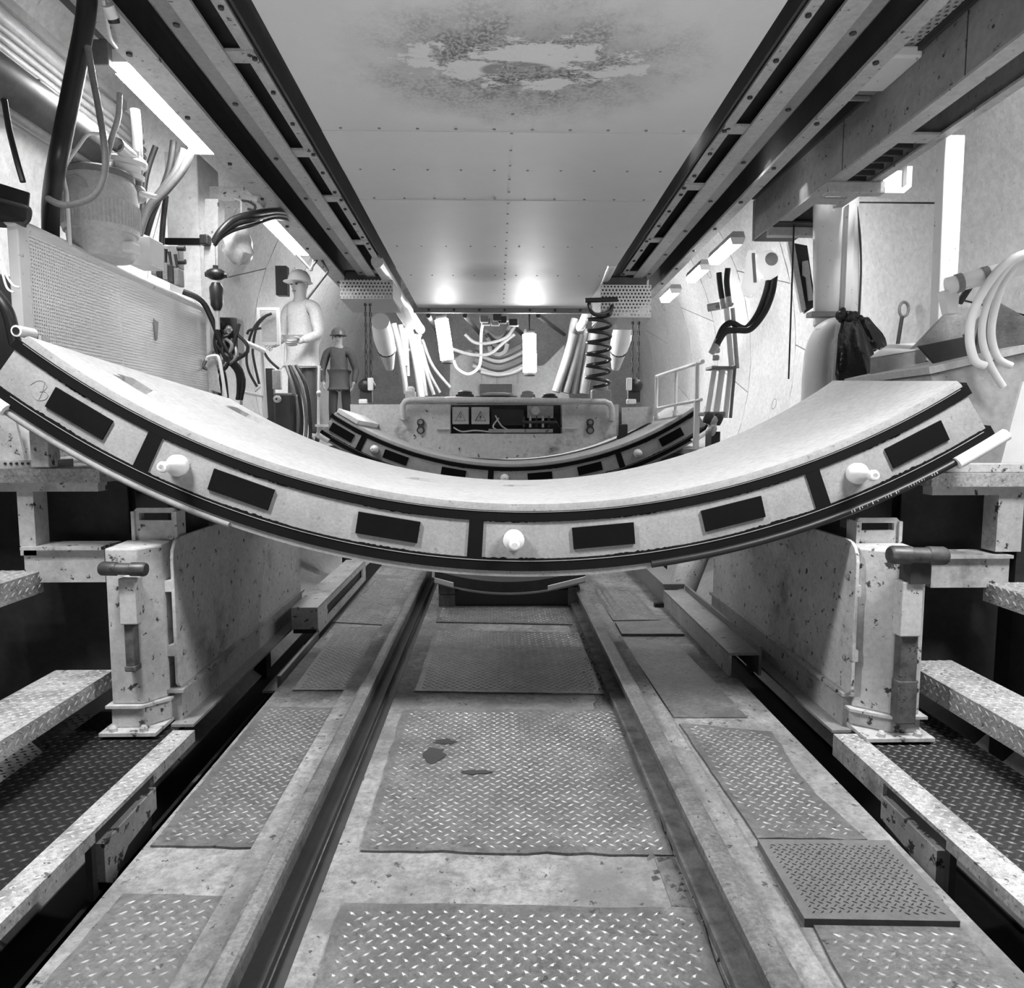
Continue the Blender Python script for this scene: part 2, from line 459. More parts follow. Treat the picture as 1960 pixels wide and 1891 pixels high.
plate([(1178, 1190), (1272, 1187), (1310, 1213), (1190, 1213)], 'loose flat plate lying askew at the foot of the hydraulic ram', th=0.014, lug=False, pm=mat('loose plate steel', 0.16, 0.6, 0.2, var=0.3, dirt=0.3))
plate([(1450, 1606), (1702, 1608), (1838, 1763), (1540, 1758)], 'loose rubber-topped mat plate with fine dark studs and a thick black front edge', th=0.02,
      pm=mat('mat plate', 0.12, 0.75, var=0.15, scale=6, speck=0.1, dirt=0.15, bump=0.25), lm=mat('mat studs', 0.04, 0.8), pitch=0.019)
# scorch slot and oil patches lie on plates as thin grime films of their own shape
g = MB()
for cx, cy, rx, ry in ((832, 1445, 22, 16), (910, 1478, 34, 5), (850, 1420, 26, 6)):
    c = aZ(cx, cy, FZ + 0.0075); sx = (aZ(cx + rx, cy, FZ) - aZ(cx, cy, FZ)).x; sy = abs((aZ(cx, cy - ry, FZ) - aZ(cx, cy, FZ)).y)
    vs = [c] + [c + Vector((math.cos(2 * PI * k / 18) * sx * random.uniform(0.55, 1.1), math.sin(2 * PI * k / 18) * sy * random.uniform(0.55, 1.1), 0)) for k in range(18)]
    vs2 = [v + Vector((0, 0, 0.0015)) for v in vs]
    g.add(vs + vs2, [(19, 20 + k, 20 + (k + 1) % 18) for k in range(18)] + [(1 + k, 1 + (k + 1) % 18, 20 + (k + 1) % 18, 20 + k) for k in range(18)])
o = single(g, 'oil_patch', dark_m, 'small dark oily patches on the big middle tread plate', 'oil'); o['kind'] = 'stuff'
# grit lying in the right-hand flangeway
g = MB()
for i in range(260):
    y = random.uniform(1.15, 3.6); x = random.uniform(0.375, 0.46)
    s = random.uniform(0.003, 0.011)
    g.add([(x + random.uniform(-s, s), y + random.uniform(-s, s), FZ - 0.002), (x + s * 1.4, y, FZ), (x - s, y + s, FZ), (x - s, y - s, FZ), (x, y, FZ + s)],
          [(1, 2, 4), (2, 3, 4), (3, 1, 4), (1, 3, 2)])
o = single(g, 'grit', rock_m, 'loose grit and mud lumps along the inner side of the right rail', 'grit'); o['kind'] = 'stuff'

# ================================================================ SIDE WALKWAYS AND STAIRS
shadeplate_m = mat('shaded tread plate', 0.012, 0.6, var=0.3, spec=0.3)  # left walkway: shade put into the colour as near-black plate
shadelug_m = mat('shaded tread lugs', 0.03, 0.5, var=0.3)  # lugs darkened with the same painted shade
def walkway(s, label):
    X = lambda x: s * x
    a, b = (1.06, 1.135) if s < 0 else (1.165, 1.255)
    t = thing('side_walkway', label, 'walkway', (X(a), 1.0, -0.62), 'low checkered side walkways')
    z = FZ + 0.01
    yend = 2.34 if s > 0 else 2.42
    # bright worn edge strip with a folded front face, notched where the hook plate hangs
    MB().box(X(a), X(b), 0.3, yend, z - 0.012, z).build('edge_strip', step_m, t)
    ln = (0.3, 1.80, 2.12) if s < 0 else (0.3, 1.72, 2.02)
    fr = MB().box(X(a), X(a + 0.012), ln[0], ln[1], z - 0.035, z - 0.012).box(X(a), X(a + 0.012), ln[2], yend, z - (0.04 if s < 0 else 0.075), z - 0.012)
    fr.build('front_fold', step_m, t)
    hk = MB().prism([(X(a + 0.012), ln[1] + 0.02, z - 0.052), (X(a + 0.012), ln[2] - 0.01, z - 0.047), (X(a + 0.012), ln[2] - 0.01, z - 0.115), (X(a + 0.012), ln[1] + 0.14, z - 0.13), (X(a + 0.012), ln[1] + 0.06, z - 0.19), (X(a + 0.012), ln[1] + 0.02, z - 0.16)], (X(-0.022), 0, 0))
    MB().box(X(a + 0.012), X(a + 0.03), ln[1], ln[2], z - 0.2, z - 0.012).build('slot_back', dark_m, t)
    hk.build('hook_plate', mat('rusty hook plate', 0.32, 0.7, var=0.3, speck=0.5, speck_scale=24, speck_col=0.03), t)
    l = lugs(MB(), (0, 0, z), (1, 0, 0), (0, 1, 0), [(X(a), 0.3), (X(b), 0.3), (X(b), yend), (X(a), yend)], pitch=0.036, off=0.004)
    l.build('strip_lugs', steplug_m, t)['kind'] = 'stuff'
    MB().box(X(b), X(1.62 if s > 0 else 1.5), 0.3, 4.2, z - 0.03, z - 0.012).build('tread_sheet', dplate_m if s > 0 else shadeplate_m, t)
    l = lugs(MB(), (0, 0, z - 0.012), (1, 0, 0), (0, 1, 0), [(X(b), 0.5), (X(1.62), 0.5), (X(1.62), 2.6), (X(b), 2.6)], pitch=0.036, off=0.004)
    l.build('tread_lugs', dlug_m if s > 0 else shadelug_m, t)['kind'] = 'stuff'
    # lower beam whose flange shows in the gap beside the deck
    MB().box(X(a - 0.03), X(a + 0.05), 0.3, 4.2, z - 0.24, z - 0.225).box(X(a + 0.02), X(a + 0.035), 0.3, 4.2, -0.62, z - 0.225).build('lower_beam', mat('lower beam', 0.12, 0.7, var=0.35, speck=0.3), t)
    return t


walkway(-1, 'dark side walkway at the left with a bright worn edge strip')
walkway(1, 'dark side walkway at the right with a bright worn edge strip')


def stair(s, label):
    X = lambda x: s * x
    t = thing('side_stair', label, 'stairs', (X(1.5), 2.0, -0.6), 'side stairs up to the gantry platforms')
    if s < 0:
        steps = ((1.40, 1.61, 0.085, 0.060, 2.55), (1.68, 1.88, 0.44, 0.080, 2.62))
    else:
        steps = ((1.55, 1.74, 0.08, 0.080, 2.60), (1.86, 2.05, 0.378, 0.070, 2.62))
    for xa, xb, zt, h, ye in steps:
        st = MB().box(X(xa), X(xb), 0.6, ye, zt - 0.012, zt).box(X(xa), X(xa + 0.012), 0.6, ye, zt - h, zt - 0.012).build('step', step_m, t)
        l = lugs(MB(), (0, 0, zt), (1, 0, 0), (0, 1, 0), [(X(xa), 0.6), (X(xb), 0.6), (X(xb), ye), (X(xa), ye)], pitch=0.036, off=0.004)
        lugs(l, (X(xa), 0, zt - h), (0, 1, 0), (0, 0, 1), [(0.6, 0), (ye, 0), (ye, h), (0.6, h)], pitch=0.036, H=0.0022 * (1 if s < 0 else -1), off=0.004)
        l.build('step_lugs', steplug_m, st)['kind'] = 'stuff'
    # dark side stringer that carries the treads against the lining
    MB().box(X(2.06), X(2.09), 0.6, 2.6, -0.6, 0.75).build('stringer', dark_m, t)
    return t


stair(-1, 'open checkered steps at the left edge with thick folded treads')
stair(1, 'open checkered steps at the right edge with thick folded treads')


def platform(s, label):
    X = lambda x: s * x
    xi = 1.42 if s < 0 else 1.60
    t = thing('gantry_platform', label, 'platform', (X(1.9), 2.6, 0.7), 'raised gantry platforms beside the segment')
    zt = 0.82 if s < 0 else 0.80
    MB().box(X(xi), X(2.47), 2.56, 12.5, zt - 0.05, zt).build('platform_deck', step_m, t)
    MB().box(X(xi + 0.03), X(2.45), 2.60, 2.66, zt - 0.085, zt - 0.05).build('platform_edge_beam', paint_m, t)
    q0, q1 = (aY(38, 930, 2.62), aY(76, 1045, 2.62)) if s < 0 else (aY(1905, 945, 2.62), aY(1946, 1062, 2.62))
    MB().box(q0.x, q1.x, 2.60, 2.68, 0.50, zt - 0.085).build('platform_post', paint_m, t)
    q0, q1 = (aY(52, 1050, 2.62), aY(208, 1112, 2.62)) if s < 0 else (aY(1778, 1066, 2.62), aY(1922, 1122, 2.62))
    MB().box(q0.x, q1.x, 2.60, 2.68, q1.z, q0.z).box(q0.x, q1.x, 2.58, 2.72, q0.z, q0.z + 0.012).build('cross_beam', paint_m, t)
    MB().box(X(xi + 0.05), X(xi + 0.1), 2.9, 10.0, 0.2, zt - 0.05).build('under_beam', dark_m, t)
    MB().box(X(xi + 0.02), X(2.3), 2.78, 2.79, -0.6, zt - 0.06).build('shade_panel', dark_m, t)  # dark sheet added to stand for the shade under the platform
    for yy in (4.4, 7.0, 9.6):
        MB().box(X(xi + 0.04), X(xi + 0.12), yy, yy + 0.09, -0.62, zt - 0.05).build('platform_leg', dark_m, t)
    MB().box(X(1.98), X(2.06), 2.62, 2.70, -0.62, zt - 0.05).build('platform_leg', dark_m, t)
    return t


platform(-1, 'pale worn platform left of the segment on a painted post')
platform(1, 'pale worn platform right of the segment on a painted post')
# small clutter on the right platform edge
tag(rebase(MB().box(1.66, 2.0, 2.58, 2.63, 0.80, 0.835).build('scrap_bar', paint_m, None, False, 0.004)), 'flat worn bar lying on the front edge of the right platform', 'bar')

# ================================================================ FEEDER SUPPORTS: post, panel, plinth, latch
def support(s, label):
    if s < 0:
        yf, base = 2.42, FZ + 0.01
        xo = aY(207, 1200, yf).x; xc = aY(268, 1200, yf).x; xi = aY(317, 1200, yf + 0.075).x
        ztop = aY(240, 1050, yf).z; zcol = aY(240, 1348, yf).z
    else:
        yf, base = 2.32, FZ + 0.01
        xo = aY(1768, 1200, yf).x; xc = aY(1712, 1200, yf).x; xi = aY(1660, 1200, yf).x
        ztop = aY(1700, 1056, yf).z; zcol = aY(1700, 1368, yf).z
    t = thing('segment_support', label, 'support', ((xo + xi) / 2, yf + 0.1, base), 'painted supports under the near segment')
    dx = xi - xo

    def sect(e, z, back=0.15):
        return [(xo - dx * e, yf - abs(dx) * e, z), (xc, yf - abs(dx) * e, z), (xi + dx * e, yf + 0.075 - abs(dx) * e, z), (xi + dx * e, yf + back, z), (xo - dx * e, yf + back, z)]
    a = sect(0, zcol); b = sect(0, ztop)
    b[3] = (b[3][0], b[3][1], ztop + 0.006); b[4] = (b[4][0], b[4][1], ztop + 0.006)
    n = 5
    MB().add(a + b, [tuple(range(n - 1, -1, -1)), tuple(range(n, 2 * n))] + [(i, (i + 1) % n, n + (i + 1) % n, n + i) for i in range(n)]).build('post', paint_m, t, False, 0.006)
    MB().add(sect(0.10, zcol - 0.010) + sect(0.10, zcol), [tuple(range(n - 1, -1, -1)), tuple(range(n, 2 * n))] + [(i, (i + 1) % n, n + (i + 1) % n, n + i) for i in range(n)]).build('post_collar', paint_m, t)
    MB().add(sect(0.02, base + 0.012) + sect(0.02, zcol - 0.010), [tuple(range(n - 1, -1, -1)), tuple(range(n, 2 * n))] + [(i, (i + 1) % n, n + (i + 1) % n, n + i) for i in range(n)]).build('post_foot', paint_m, t, False, 0.004)
    MB().box(xo - dx * 0.15, xi + dx * 0.05, yf - 0.05, yf + 0.3, base, base + 0.012).build('base_plate', paint_m, t)
    for kx in (0.1, 0.75):
        MB().lathe([(0.014, 0), (0.014, 0.012), (0.008, 0.02)], (xo + dx * kx, yf - 0.032, base + 0.012), (0, 0, 1), 6).build('anchor_bolt', paint_m, t)
    # long side panel with rounded top corner, standing just clear of the post
    xp = -1.145 if s < 0 else 1.235
    y0, y1 = (2.50, 4.10) if s < 0 else (2.37, 3.95)
    zt, zb = 0.575, 0.03
    if s > 0: zb = 0.035
    rr = 0.07
    prof = [(y0, zb + 0.02), (y0, zt - rr)] + [(y0 + rr - rr * math.cos(k * PI / 8), zt - rr + rr * math.sin(k * PI / 8)) for k in range(1, 4)] + [(y0 + rr, zt), (y1, zt), (y1, zb), (y0 + 0.02, zb)]
    p = MB().prism([(xp, y, z) for y, z in prof], (0.012 * s, 0, 0)).build('side_panel', paint_m, t, False, 0.002)
    for (yy, zz) in ((y0 + 0.05, zt - 0.13), (y0 + 0.05, zb + 0.12)):
        MB().lathe([(0.011, 0), (0.011, 0.006), (0.006, 0.009)], (xp, yy, zz), (-s, 0, 0), 8).build('panel_screw', grey_m, p)
    for zz in (zt - 0.17, zb + 0.14):
        MB().box(xi, xp + 0.01 * s, y0 + 0.0, y0 + 0.05, zz - 0.02, zz + 0.02).build('panel_lug', paint_m, t)
    # dark inner frame behind the panel, plinth and ledge
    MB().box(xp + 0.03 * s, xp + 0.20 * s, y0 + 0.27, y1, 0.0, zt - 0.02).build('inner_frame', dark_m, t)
    pl = MB().box(xp - 0.005 * s, xp + 0.10 * s, yf + 0.09, y1, base, zb - 0.012).box(xp - 0.02 * s, xp + 0.10 * s, yf + 0.07, y1, zb - 0.012, zb)
    pl.build('plinth', mat('plinth paint', 0.42, 0.55, var=0.15, speck=0.25, speck_scale=26, dirt=0.3), t)
    MB().box(xp - 0.06 * s, xp + 0.02 * s, yf + 0.05, y1, base - 0.01, base).build('plinth_ledge', grey_m, t)
    if s > 0:
        MB().lathe([(0.02, 0), (0.02, 0.012), (0.01, 0.014)], (xp - 0.005, yf + 0.35, -0.03), (-1, 0, 0), 12).build('plinth_plug', grey_m, t)
    # upright handle plate with a slot, bent at the rim
    if s < 0: c0, c1 = aY(256, 972, yf + 0.16), aY(342, 1040, yf + 0.16)
    else: c0, c1 = aY(1638, 991, yf + 0.16), aY(1718, 1058, yf + 0.16)
    x0, x1 = min(c0.x, c1.x), max(c0.x, c1.x); zh = c0.z; zl = ztop - 0.02; w = x1 - x0; yy = yf + 0.155
    h = MB(); sl0, sl1 = zh - 0.045, zh - 0.018
    h.prism([(x0, yy, zl), (x1, yy, zl), (x1, yy, sl0), (x0, yy, sl0)], (0, 0.014, 0))
    h.prism([(x0, yy, sl0), (x0 + 0.02, yy, sl0), (x0 + 0.02, yy, sl1), (x0, yy, sl1)], (0, 0.014, 0))
    h.prism([(x1 - 0.02, yy, sl0), (x1, yy, sl0), (x1, yy, sl1), (x1 - 0.02, yy, sl1)], (0, 0.014, 0))
    h.prism([(x0, yy, sl1), (x1, yy, sl1), (x1, yy, zh - 0.012), (x1 - 0.012, yy, zh), (x0 + 0.012, yy, zh), (x0, yy, zh - 0.012)], (0, 0.014, 0))
    h.box(x0 - 0.004, x0 + 0.008, yy - 0.012, yy + 0.06, zl, zh - 0.012).box(x1 - 0.008, x1 + 0.004, yy - 0.012, yy + 0.06, zl, zh - 0.012)
    h.build('handle_plate', paint_m, t)
    # timber-topped pads that carry the segment
    for yk in (2.8, 3.3):
        xs = xp + 0.10 * s; zz = 3.45 - math.sqrt(2.995 ** 2 - (xs - 0.118) ** 2)
        MB().box(xs - 0.05, xs + 0.05, yk, yk + 0.14, zt - 0.03, zz + 0.001).build('support_pad', dark_m, t)
    # latch: socket, pull rod and T handle
    yl = yf - 0.035
    if s < 0: k0, k1, r0, r1 = aY(231, 1105, yl), aY(268, 1193, yl), aY(238, 1193, yl), aY(260, 1285, yl)
    else: k0, k1, r0, r1 = aY(1722, 1112, yl), aY(1756, 1216, yl), aY(1724, 1216, yl), aY(1748, 1385, yl)
    MB().box(k0.x, k1.x, yl - 0.02, yf, k1.z, k0.z).build('latch_socket', paint_m, t, False, 0.004)
    MB().box(r0.x, r1.x, yl - 0.006, yf, r1.z, r0.z).box(r0.x - 0.004, r1.x + 0.004, yl - 0.008, yf, r1.z, r1.z + (0.02 if s < 0 else 0.15)).build('pull_rod', mat('rusty rod', 0.10, 0.7, var=0.5, scale=20, speck=0.3, speck_scale=60), t, False, 0.004)
    hd = MB()
    if s < 0:
        a, b = aY(192, 1088, yl - 0.03), aY(280, 1090, yl - 0.03); rad = 0.024
    else:
        a, b = aY(1702, 1062, yl - 0.03), aY(1810, 1064, yl - 0.03); rad = 0.031
    m1 = a + (b - a) * 0.36; m2 = a + (b - a) * 0.66
    hd.tube([a, a + (b - a) * 0.05, m1, m1 + (b - a) * 0.02, m2, m2 + (b - a) * 0.02, a + (b - a) * 0.95, b], [rad * 0.8, rad, rad, rad * 0.86, rad * 0.86, rad, rad, rad * 0.85], 12)
    hd.build('latch_handle', mat('grimy latch handle', 0.07, 0.45, 0.2, var=0.6, scale=14, speck=0.2), t, True)
    if s > 0:
        MB().box(aY(1734, 1078, yl).x, aY(1772, 1078, yl).x, yl - 0.03, yf, k0.z - 0.005, a.z).build('latch_neck', dark_m, t)
    return t


support(-1, 'chipped white support post and panel under the left of the near segment')
support(1, 'chipped white support post and panel under the right of the near segment')

# ================================================================ CONCRETE LINING SEGMENTS
def segment(Y, cx, cz, a_front, a_back, width, label, bands, pads, bolts, pockets, Ri=2.745, Ro=2.995, near=True):
    t = thing('tunnel_segment', label, 'segment', (cx, Y, cz - Ro), 'curved concrete tunnel segments')

    def p(a, r, y): return Vector((cx + r * math.sin(a), y, cz - r * math.cos(a)))
    na, ny = (150, 26) if near else (70, 8)
    R0, R1 = [math.radians(x) for x in a_front]; B0, B1 = [math.radians(x) for x in a_back]

    def depth(adeg, y):
        d = 0.0
        for (pa, py, la, wy, sgn) in pockets:
            u = (adeg - pa) * sgn / la; v = abs(y - py) / wy
            if 0 <= u <= 1 and v < 1: d = max(d, 0.07 * (1 - u) * (1 - v ** 4))
        return d
    vs = []; fs = []
    ch = 0.012
    # inner skin (with wedge-shaped bolt pockets pressed in), chamfers, faces, outer skin as one closed body
    ys = [0.0, ch] + [ch + (width - 2 * ch) * j / ny for j in range(1, ny)] + [width - ch, width]
    rows = len(ys)
    for i in range(na + 1):
        t_ = i / na
        for j, yy in enumerate(ys):
            f = yy / width
            a = (R0 + (R1 - R0) * t_) * (1 - f) + (B0 + (B1 - B0) * t_) * f
            r = Ri + (ch * 1.2 if j in (0, rows - 1) else 0.0)
            if 0 < j < rows - 1: r += depth(math.degrees(a), Y + yy)
            vs.append(p(a, r, Y + yy))
        vs.append(p(B0 + (B1 - B0) * t_, Ro, Y + width)); vs.append(p(R0 + (R1 - R0) * t_, Ro, Y))
    n = rows + 2
    for i in range(na):
        for j in range(n):
            k = (j + 1) % n
            fs.append((i * n + j, i * n + k, (i + 1) * n + k, (i + 1) * n + j))
    fs += [tuple(range(n - 1, -1, -1)), tuple(na * n + j for j in range(n))]
    body = MB().add(vs, fs).build('segment_body', segtop_m, t, True)
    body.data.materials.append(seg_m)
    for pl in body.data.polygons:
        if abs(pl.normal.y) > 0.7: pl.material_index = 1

    def strip(r0, r1, a0, a1, proud, name, m, par=t, n_=None, dz=0.0):
        a0, a1 = math.radians(a0), math.radians(a1)
        k = n_ or max(4, int(math.degrees(a1 - a0) * (1.3 if near else 0.6)))
        q = []; fc = []
        for i in range(k + 1):
            a = a0 + (a1 - a0) * i / k
            q += [p(a, r0, Y + 0.004), p(a, r0, Y - proud), p(a, r1, Y - proud), p(a, r1, Y + 0.004)]
        for i in range(k):
            b = 4 * i
            for e in range(4): fc.append((b + e, b + (e + 1) % 4, b + 4 + (e + 1) % 4, b + 4 + e))
        fc += [(3, 2, 1, 0), tuple(4 * k + e for e in range(4))]
        return MB().add(q, fc).build(name, m, par)
    af0, af1 = a_front
    g1 = strip(2.768, 2.803, af0, af1, 0.006, 'inner_gasket', rubber_m)
    g2 = strip(2.934, 2.975, af0, af1, 0.006, 'outer_gasket', rubber_m)
    strip(2.9385, 2.9405, af0 + 1.5, af1 - 0.3, 0.0085, 'gasket_lip', gedge_m, g2)
    strip(2.770, 2.7715, af0 + 0.3, af1 - 0.3, 0.0085, 'gasket_lip', gedge_m, g1)
    # ragged overspray of gasket adhesive along the bands, and radial bands
    for b in bands:
        strip(2.79, 2.945, b - 0.5, b + 0.5, 0.0055, 'radial_gasket', rubber_m, t, 2)
    edges = sorted([af0] + list(bands) + [af1])
    rnd = random.Random(3)
    ov = MB()
    for i in range(len(edges) - 1):
        for rr, sg in ((2.803, 1), (2.934, -1)):
            e0, e1 = edges[i] + 0.4, edges[i + 1] - 0.4; k = int((e1 - e0) / 0.14); q = []; fc = []
            for j in range(k + 1):
                a = math.radians(e0 + (e1 - e0) * j / k)
                w = 0.0015 + 0.006 * rnd.random() * (0.15 + 0.85 * math.sin(j * 0.05 + i * 2) ** 4)
                q += [p(a, rr, Y - 0.0012), p(a, rr + sg * w, Y - 0.0012), p(a, rr + sg * w, Y + 0.001), p(a, rr, Y + 0.001)]
            for j in range(k):
                b = 4 * j
                for e in range(4): fc.append((b + e, b + (e + 1) % 4, b + 4 + (e + 1) % 4, b + 4 + e))
            ov.add(q, fc)
    ov.build('adhesive_smear', rubber_m, t)['kind'] = 'stuff'
    for a in pads:
        w = 2.15
        q = [p(math.radians(a + da), 2.866 + dr, 0) for da, dr in ((-w, -0.038), (w, -0.038), (w, 0.038), (-w, 0.038))]
        # straight-sided pad, square to its own radius
        c = (q[0] + q[1] + q[2] + q[3]) / 4; u = (q[1] - q[0]).normalized(); v = Vector((-u.z, 0, u.x)); hl = 0.106
        cr = [c - u * hl - v * 0.037, c + u * hl - v * 0.037, c + u * hl + v * 0.037, c - u * hl + v * 0.037]
        MB().prism([Vector((e.x, Y - 0.008, e.z)) for e in cr], (0, 0.010, 0)).build('packing_pad', pad_m, t)
    for a in bolts:
        c = p(math.radians(a), 2.866, Y)
        MB().lathe([(0.036, 0.0), (0.037, 0.018), (0.034, 0.026), (0.024, 0.036), (0.018, 0.06), (0.015, 0.085), (0.0155, 0.098), (0.018, 0.104), (0.019, 0.116), (0.015, 0.126), (0.009, 0.128), (0.008, 0.120)],
                   (c.x, Y - 0.001, c.z), (0, -1, 0), 20).build('dowel_plug', plast_m, t, True)
    # gasket on the two end faces
    for (fa, ba, sg) in ((R0, B0, -1), (R1, B1, 1)):
        for r0, r1, nm in ((2.768, 2.803, 'end_gasket'), (2.934, 2.975, 'end_gasket')):
            e = math.radians(0.30) * sg
            MB().hexa([p(fa, r0, Y - 0.006), p(fa + e, r0, Y - 0.006), p(fa + e, r1, Y - 0.006), p(fa, r1, Y - 0.006)],
                      [p(ba, r0, Y + width), p(ba + e, r0, Y + width), p(ba + e, r1, Y + width), p(ba, r1, Y + width)]).build(nm, rubber_m, t)
    return t, p


seg1, sp1 = segment(2.40, 0.118, 3.45, (-37.4, 32.1), (-31.6, 35.2), 1.18,
                    'big near concrete segment filling the picture width with black gaskets and white plugs',
                    (-26.6, -3.8, 20.1), (-31.66, -19.97, -9.8, 4.99, 14.04, 27.48), (-24.4, -1.19, 22.91),
                    ((-33.2, 2.69, 5.2, 0.055, 1), (-29.6, 3.36, 4.6, 0.055, 1), (-10.2, 3.10, 3.0, 0.03, 1), (-1.8, 3.20, 3.0, 0.02, 1)))
# foam strip and pale sleeves on the outer edge of the near segment
def edge_tube(t, p, Y, a0, a1, r, rad, name, m, k=14):
    return MB().tube([p(math.radians(a0 + (a1 - a0) * i / k), r, Y) for i in range(k + 1)], rad, 10).build(name, m, t, True)


edge_tube(seg1, sp1, 2.392, 8, 29.3, 2.981, 0.013, 'foam_strip', black_m)
edge_tube(seg1, sp1, 2.385, 29.2, 32.9, 2.985, 0.022, 'strip_sleeve', plast_m)
edge_tube(seg1, sp1, 2.39, -41, -35.6, 2.985, 0.022, 'strip_sleeve', plast_m)
edge_tube(seg1, sp1, 2.395, -35.8, -20, 2.992, 0.010, 'foam_strip', mat('grey foam', 0.26, 0.7, var=0.2))
# worn printing along the foam strip and the chalk marks on the concrete
mk = MB(); rnd = random.Random(5)
for i in range(34):
    a = 21.6 + i * 0.185
    if rnd.random() < 0.25: continue
    h = rnd.uniform(0.002, 0.0055); c = sp1(math.radians(a), 2.979, 2.3785); u = sp1(math.radians(a + 0.02 + rnd.random() * 0.05), 2.979, 2.3785) - c
    v = Vector((-math.sin(math.radians(a)), 0, math.cos(math.radians(a)))) * h
    mk.prism([c - v, c + u - v, c + u + v, c + v], (0, 0.002, 0))
mk.build('worn_print', pipe_m, seg1)['kind'] = 'stuff'
ink_m = mat('faint pencil', 0.26, 0.8)
ck_m = mat('pencil on face', 0.24, 0.8)
sc_ = [(58, 737), (72, 729), (84, 731), (90, 740), (84, 748), (76, 750), (86, 750), (92, 757), (86, 765), (72, 766), (62, 758)]
MB().tube(spline([aY(x, y, 2.3995) for x, y in sc_] , 4), 0.0009, 4).tube(spline([aY(x, y, 2.3995) for x, y in ((86, 731), (82, 748), (74, 766))], 4), 0.0009, 4).build('chalk_mark', ck_m, seg1)
segment(6.06, 0.13, 3.41, (-33.0, 34.6), (-29.5, 37.0), 1.18,
        'smaller looking far concrete segment hanging behind the near one below the lifting beam',
        (-26.5, -3.6, 19.0), (-30.2, -20.2, -10.0, 4.9, 13.6, 28.6), (-24.0, -1.2, 22.2), (), near=False)
far_seg = [o for o in bpy.data.objects if o.name == 'tunnel_segment.001'][0]
fp = lambda a, r, y: Vector((0.13 + r * math.sin(a), y, 3.41 - r * math.cos(a)))
edge_tube(far_seg, fp, 6.045, 31.2, 34.9, 2.985, 0.022, 'strip_sleeve', plast_m, 6)
edge_tube(far_seg, fp, 6.045, -33.6, -31.3, 2.985, 0.022, 'strip_sleeve', plast_m, 6)

# ================================================================ BOGIE ON THE RAILS AND FLOOR-LEVEL STEELWORK
bg = thing('rail_bogie', 'low black rail bogie with a curved saddle and white-tipped ends between the rails', 'bogie', (0.08, 4.2, FZ))
A0, A1, A2 = aY(832, 1097, 4.15), aY(975, 1128, 4.15), aY(1120, 1104, 4.15)
arc = []
for i in range(17):
    x = A0.x + (A2.x - A0.x) * i / 16; u = (x - A1.x) / (A2.x - A1.x)
    arc.append((x, A1.z + (A2.z - A1.z) * u * u))
sd = MB(); q = []
for x, z in arc: q += [Vector((x, 4.15, z - 0.025)), Vector((x, 4.15, z + 0.045)), Vector((x, 4.95, z + 0.045)), Vector((x, 4.95, z - 0.025))]
fc = [(4 * i + e, 4 * i + (e + 1) % 4, 4 * i + 4 + (e + 1) % 4, 4 * i + 4 + e) for i in range(16) for e in range(4)] + [(3, 2, 1, 0), (64, 65, 66, 67)]
sd.add(q, fc).build('saddle', dark_m, bg)
lp = MB()
for i in range(16):
    (x0, z0), (x1, z1) = arc[i], arc[i + 1]
    lp.hexa([(x0, 4.135, z0 - 0.03), (x1, 4.135, z1 - 0.03), (x1, 4.135, z1 - 0.02), (x0, 4.135, z0 - 0.02)], [(x0, 4.16, z0 - 0.03), (x1, 4.16, z1 - 0.03), (x1, 4.16, z1 - 0.02), (x0, 4.16, z0 - 0.02)])
lp.build('saddle_rim', grey_m, bg)
for i0, i1 in ((0, 2), (12, 16)):
    (x0, z0), (x1, z1) = arc[i0], arc[i1]
    MB().hexa([(x0, 4.12, z0 - 0.02), (x1, 4.12, z1 - 0.02), (x1, 4.12, z1 + 0.006), (x0, 4.12, z0 + 0.006)], [(x0, 4.14, z0 - 0.02), (x1, 4.14, z1 - 0.02), (x1, 4.14, z1 + 0.006), (x0, 4.14, z0 + 0.006)]).build('white_edge_strip', white_m, bg)
MB().box(A0.x - 0.014, A0.x, 4.12, 4.5, A0.z - 0.02, A0.z + 0.05).build('white_end_plate', white_m, bg)
MB().box(A0.x + 0.07, A2.x - 0.06, 4.17, 4.9, FZ + 0.012, A1.z - 0.01).build('bogie_frame', black_m, bg)
MB().box(A0.x + 0.02, A0.x + 0.12, 4.16, 4.3, FZ + 0.004, FZ + 0.075).box(A0.x + 0.02, A0.x + 0.12, 4.16, 4.3, FZ + 0.08, FZ + 0.14).build('timber_block', wood_m, bg, False, 0.003)
MB().box(A2.x - 0.1, A2.x - 0.03, 4.16, 4.3, FZ + 0.004, FZ + 0.12).build('timber_block', wood_m, bg, False, 0.003)

ram = thing('hydraulic_ram', 'pale slanted hydraulic ram with a knuckle foot right of the rails', 'ram', aY(1285, 1185, 4.15), None)
a, b = aY(1340, 1040, 4.45), aY(1296, 1150, 4.2)
MB().tube([a, b], 0.085, 18).build('ram_barrel', mat('ram paint', 0.45, 0.4, var=0.15, speck=0.2), ram, True)
c = aY(1284, 1172, 4.15)
MB().tube([b, b + (b - a).normalized() * 0.02, c], [0.055, 0.03, 0.028], 12).build('ram_rod', dark_m, ram, True)
MB().tube([c + Vector((-0.04, 0, 0)), c + Vector((0.05, 0, 0))], 0.05, 16).build('knuckle', mat('knuckle', 0.08, 0.4, 0.4), ram, True)
MB().box(c.x - 0.10, c.x - 0.03, c.y - 0.02, c.y + 0.02, FZ, FZ + 0.025).build('knuckle_pin', dark_m, ram)
MB().box(c.x - 0.03, c.x + 0.05, c.y - 0.05, c.y + 0.05, FZ + 0.001, c.z - 0.03).build('knuckle_foot', dark_m, ram)

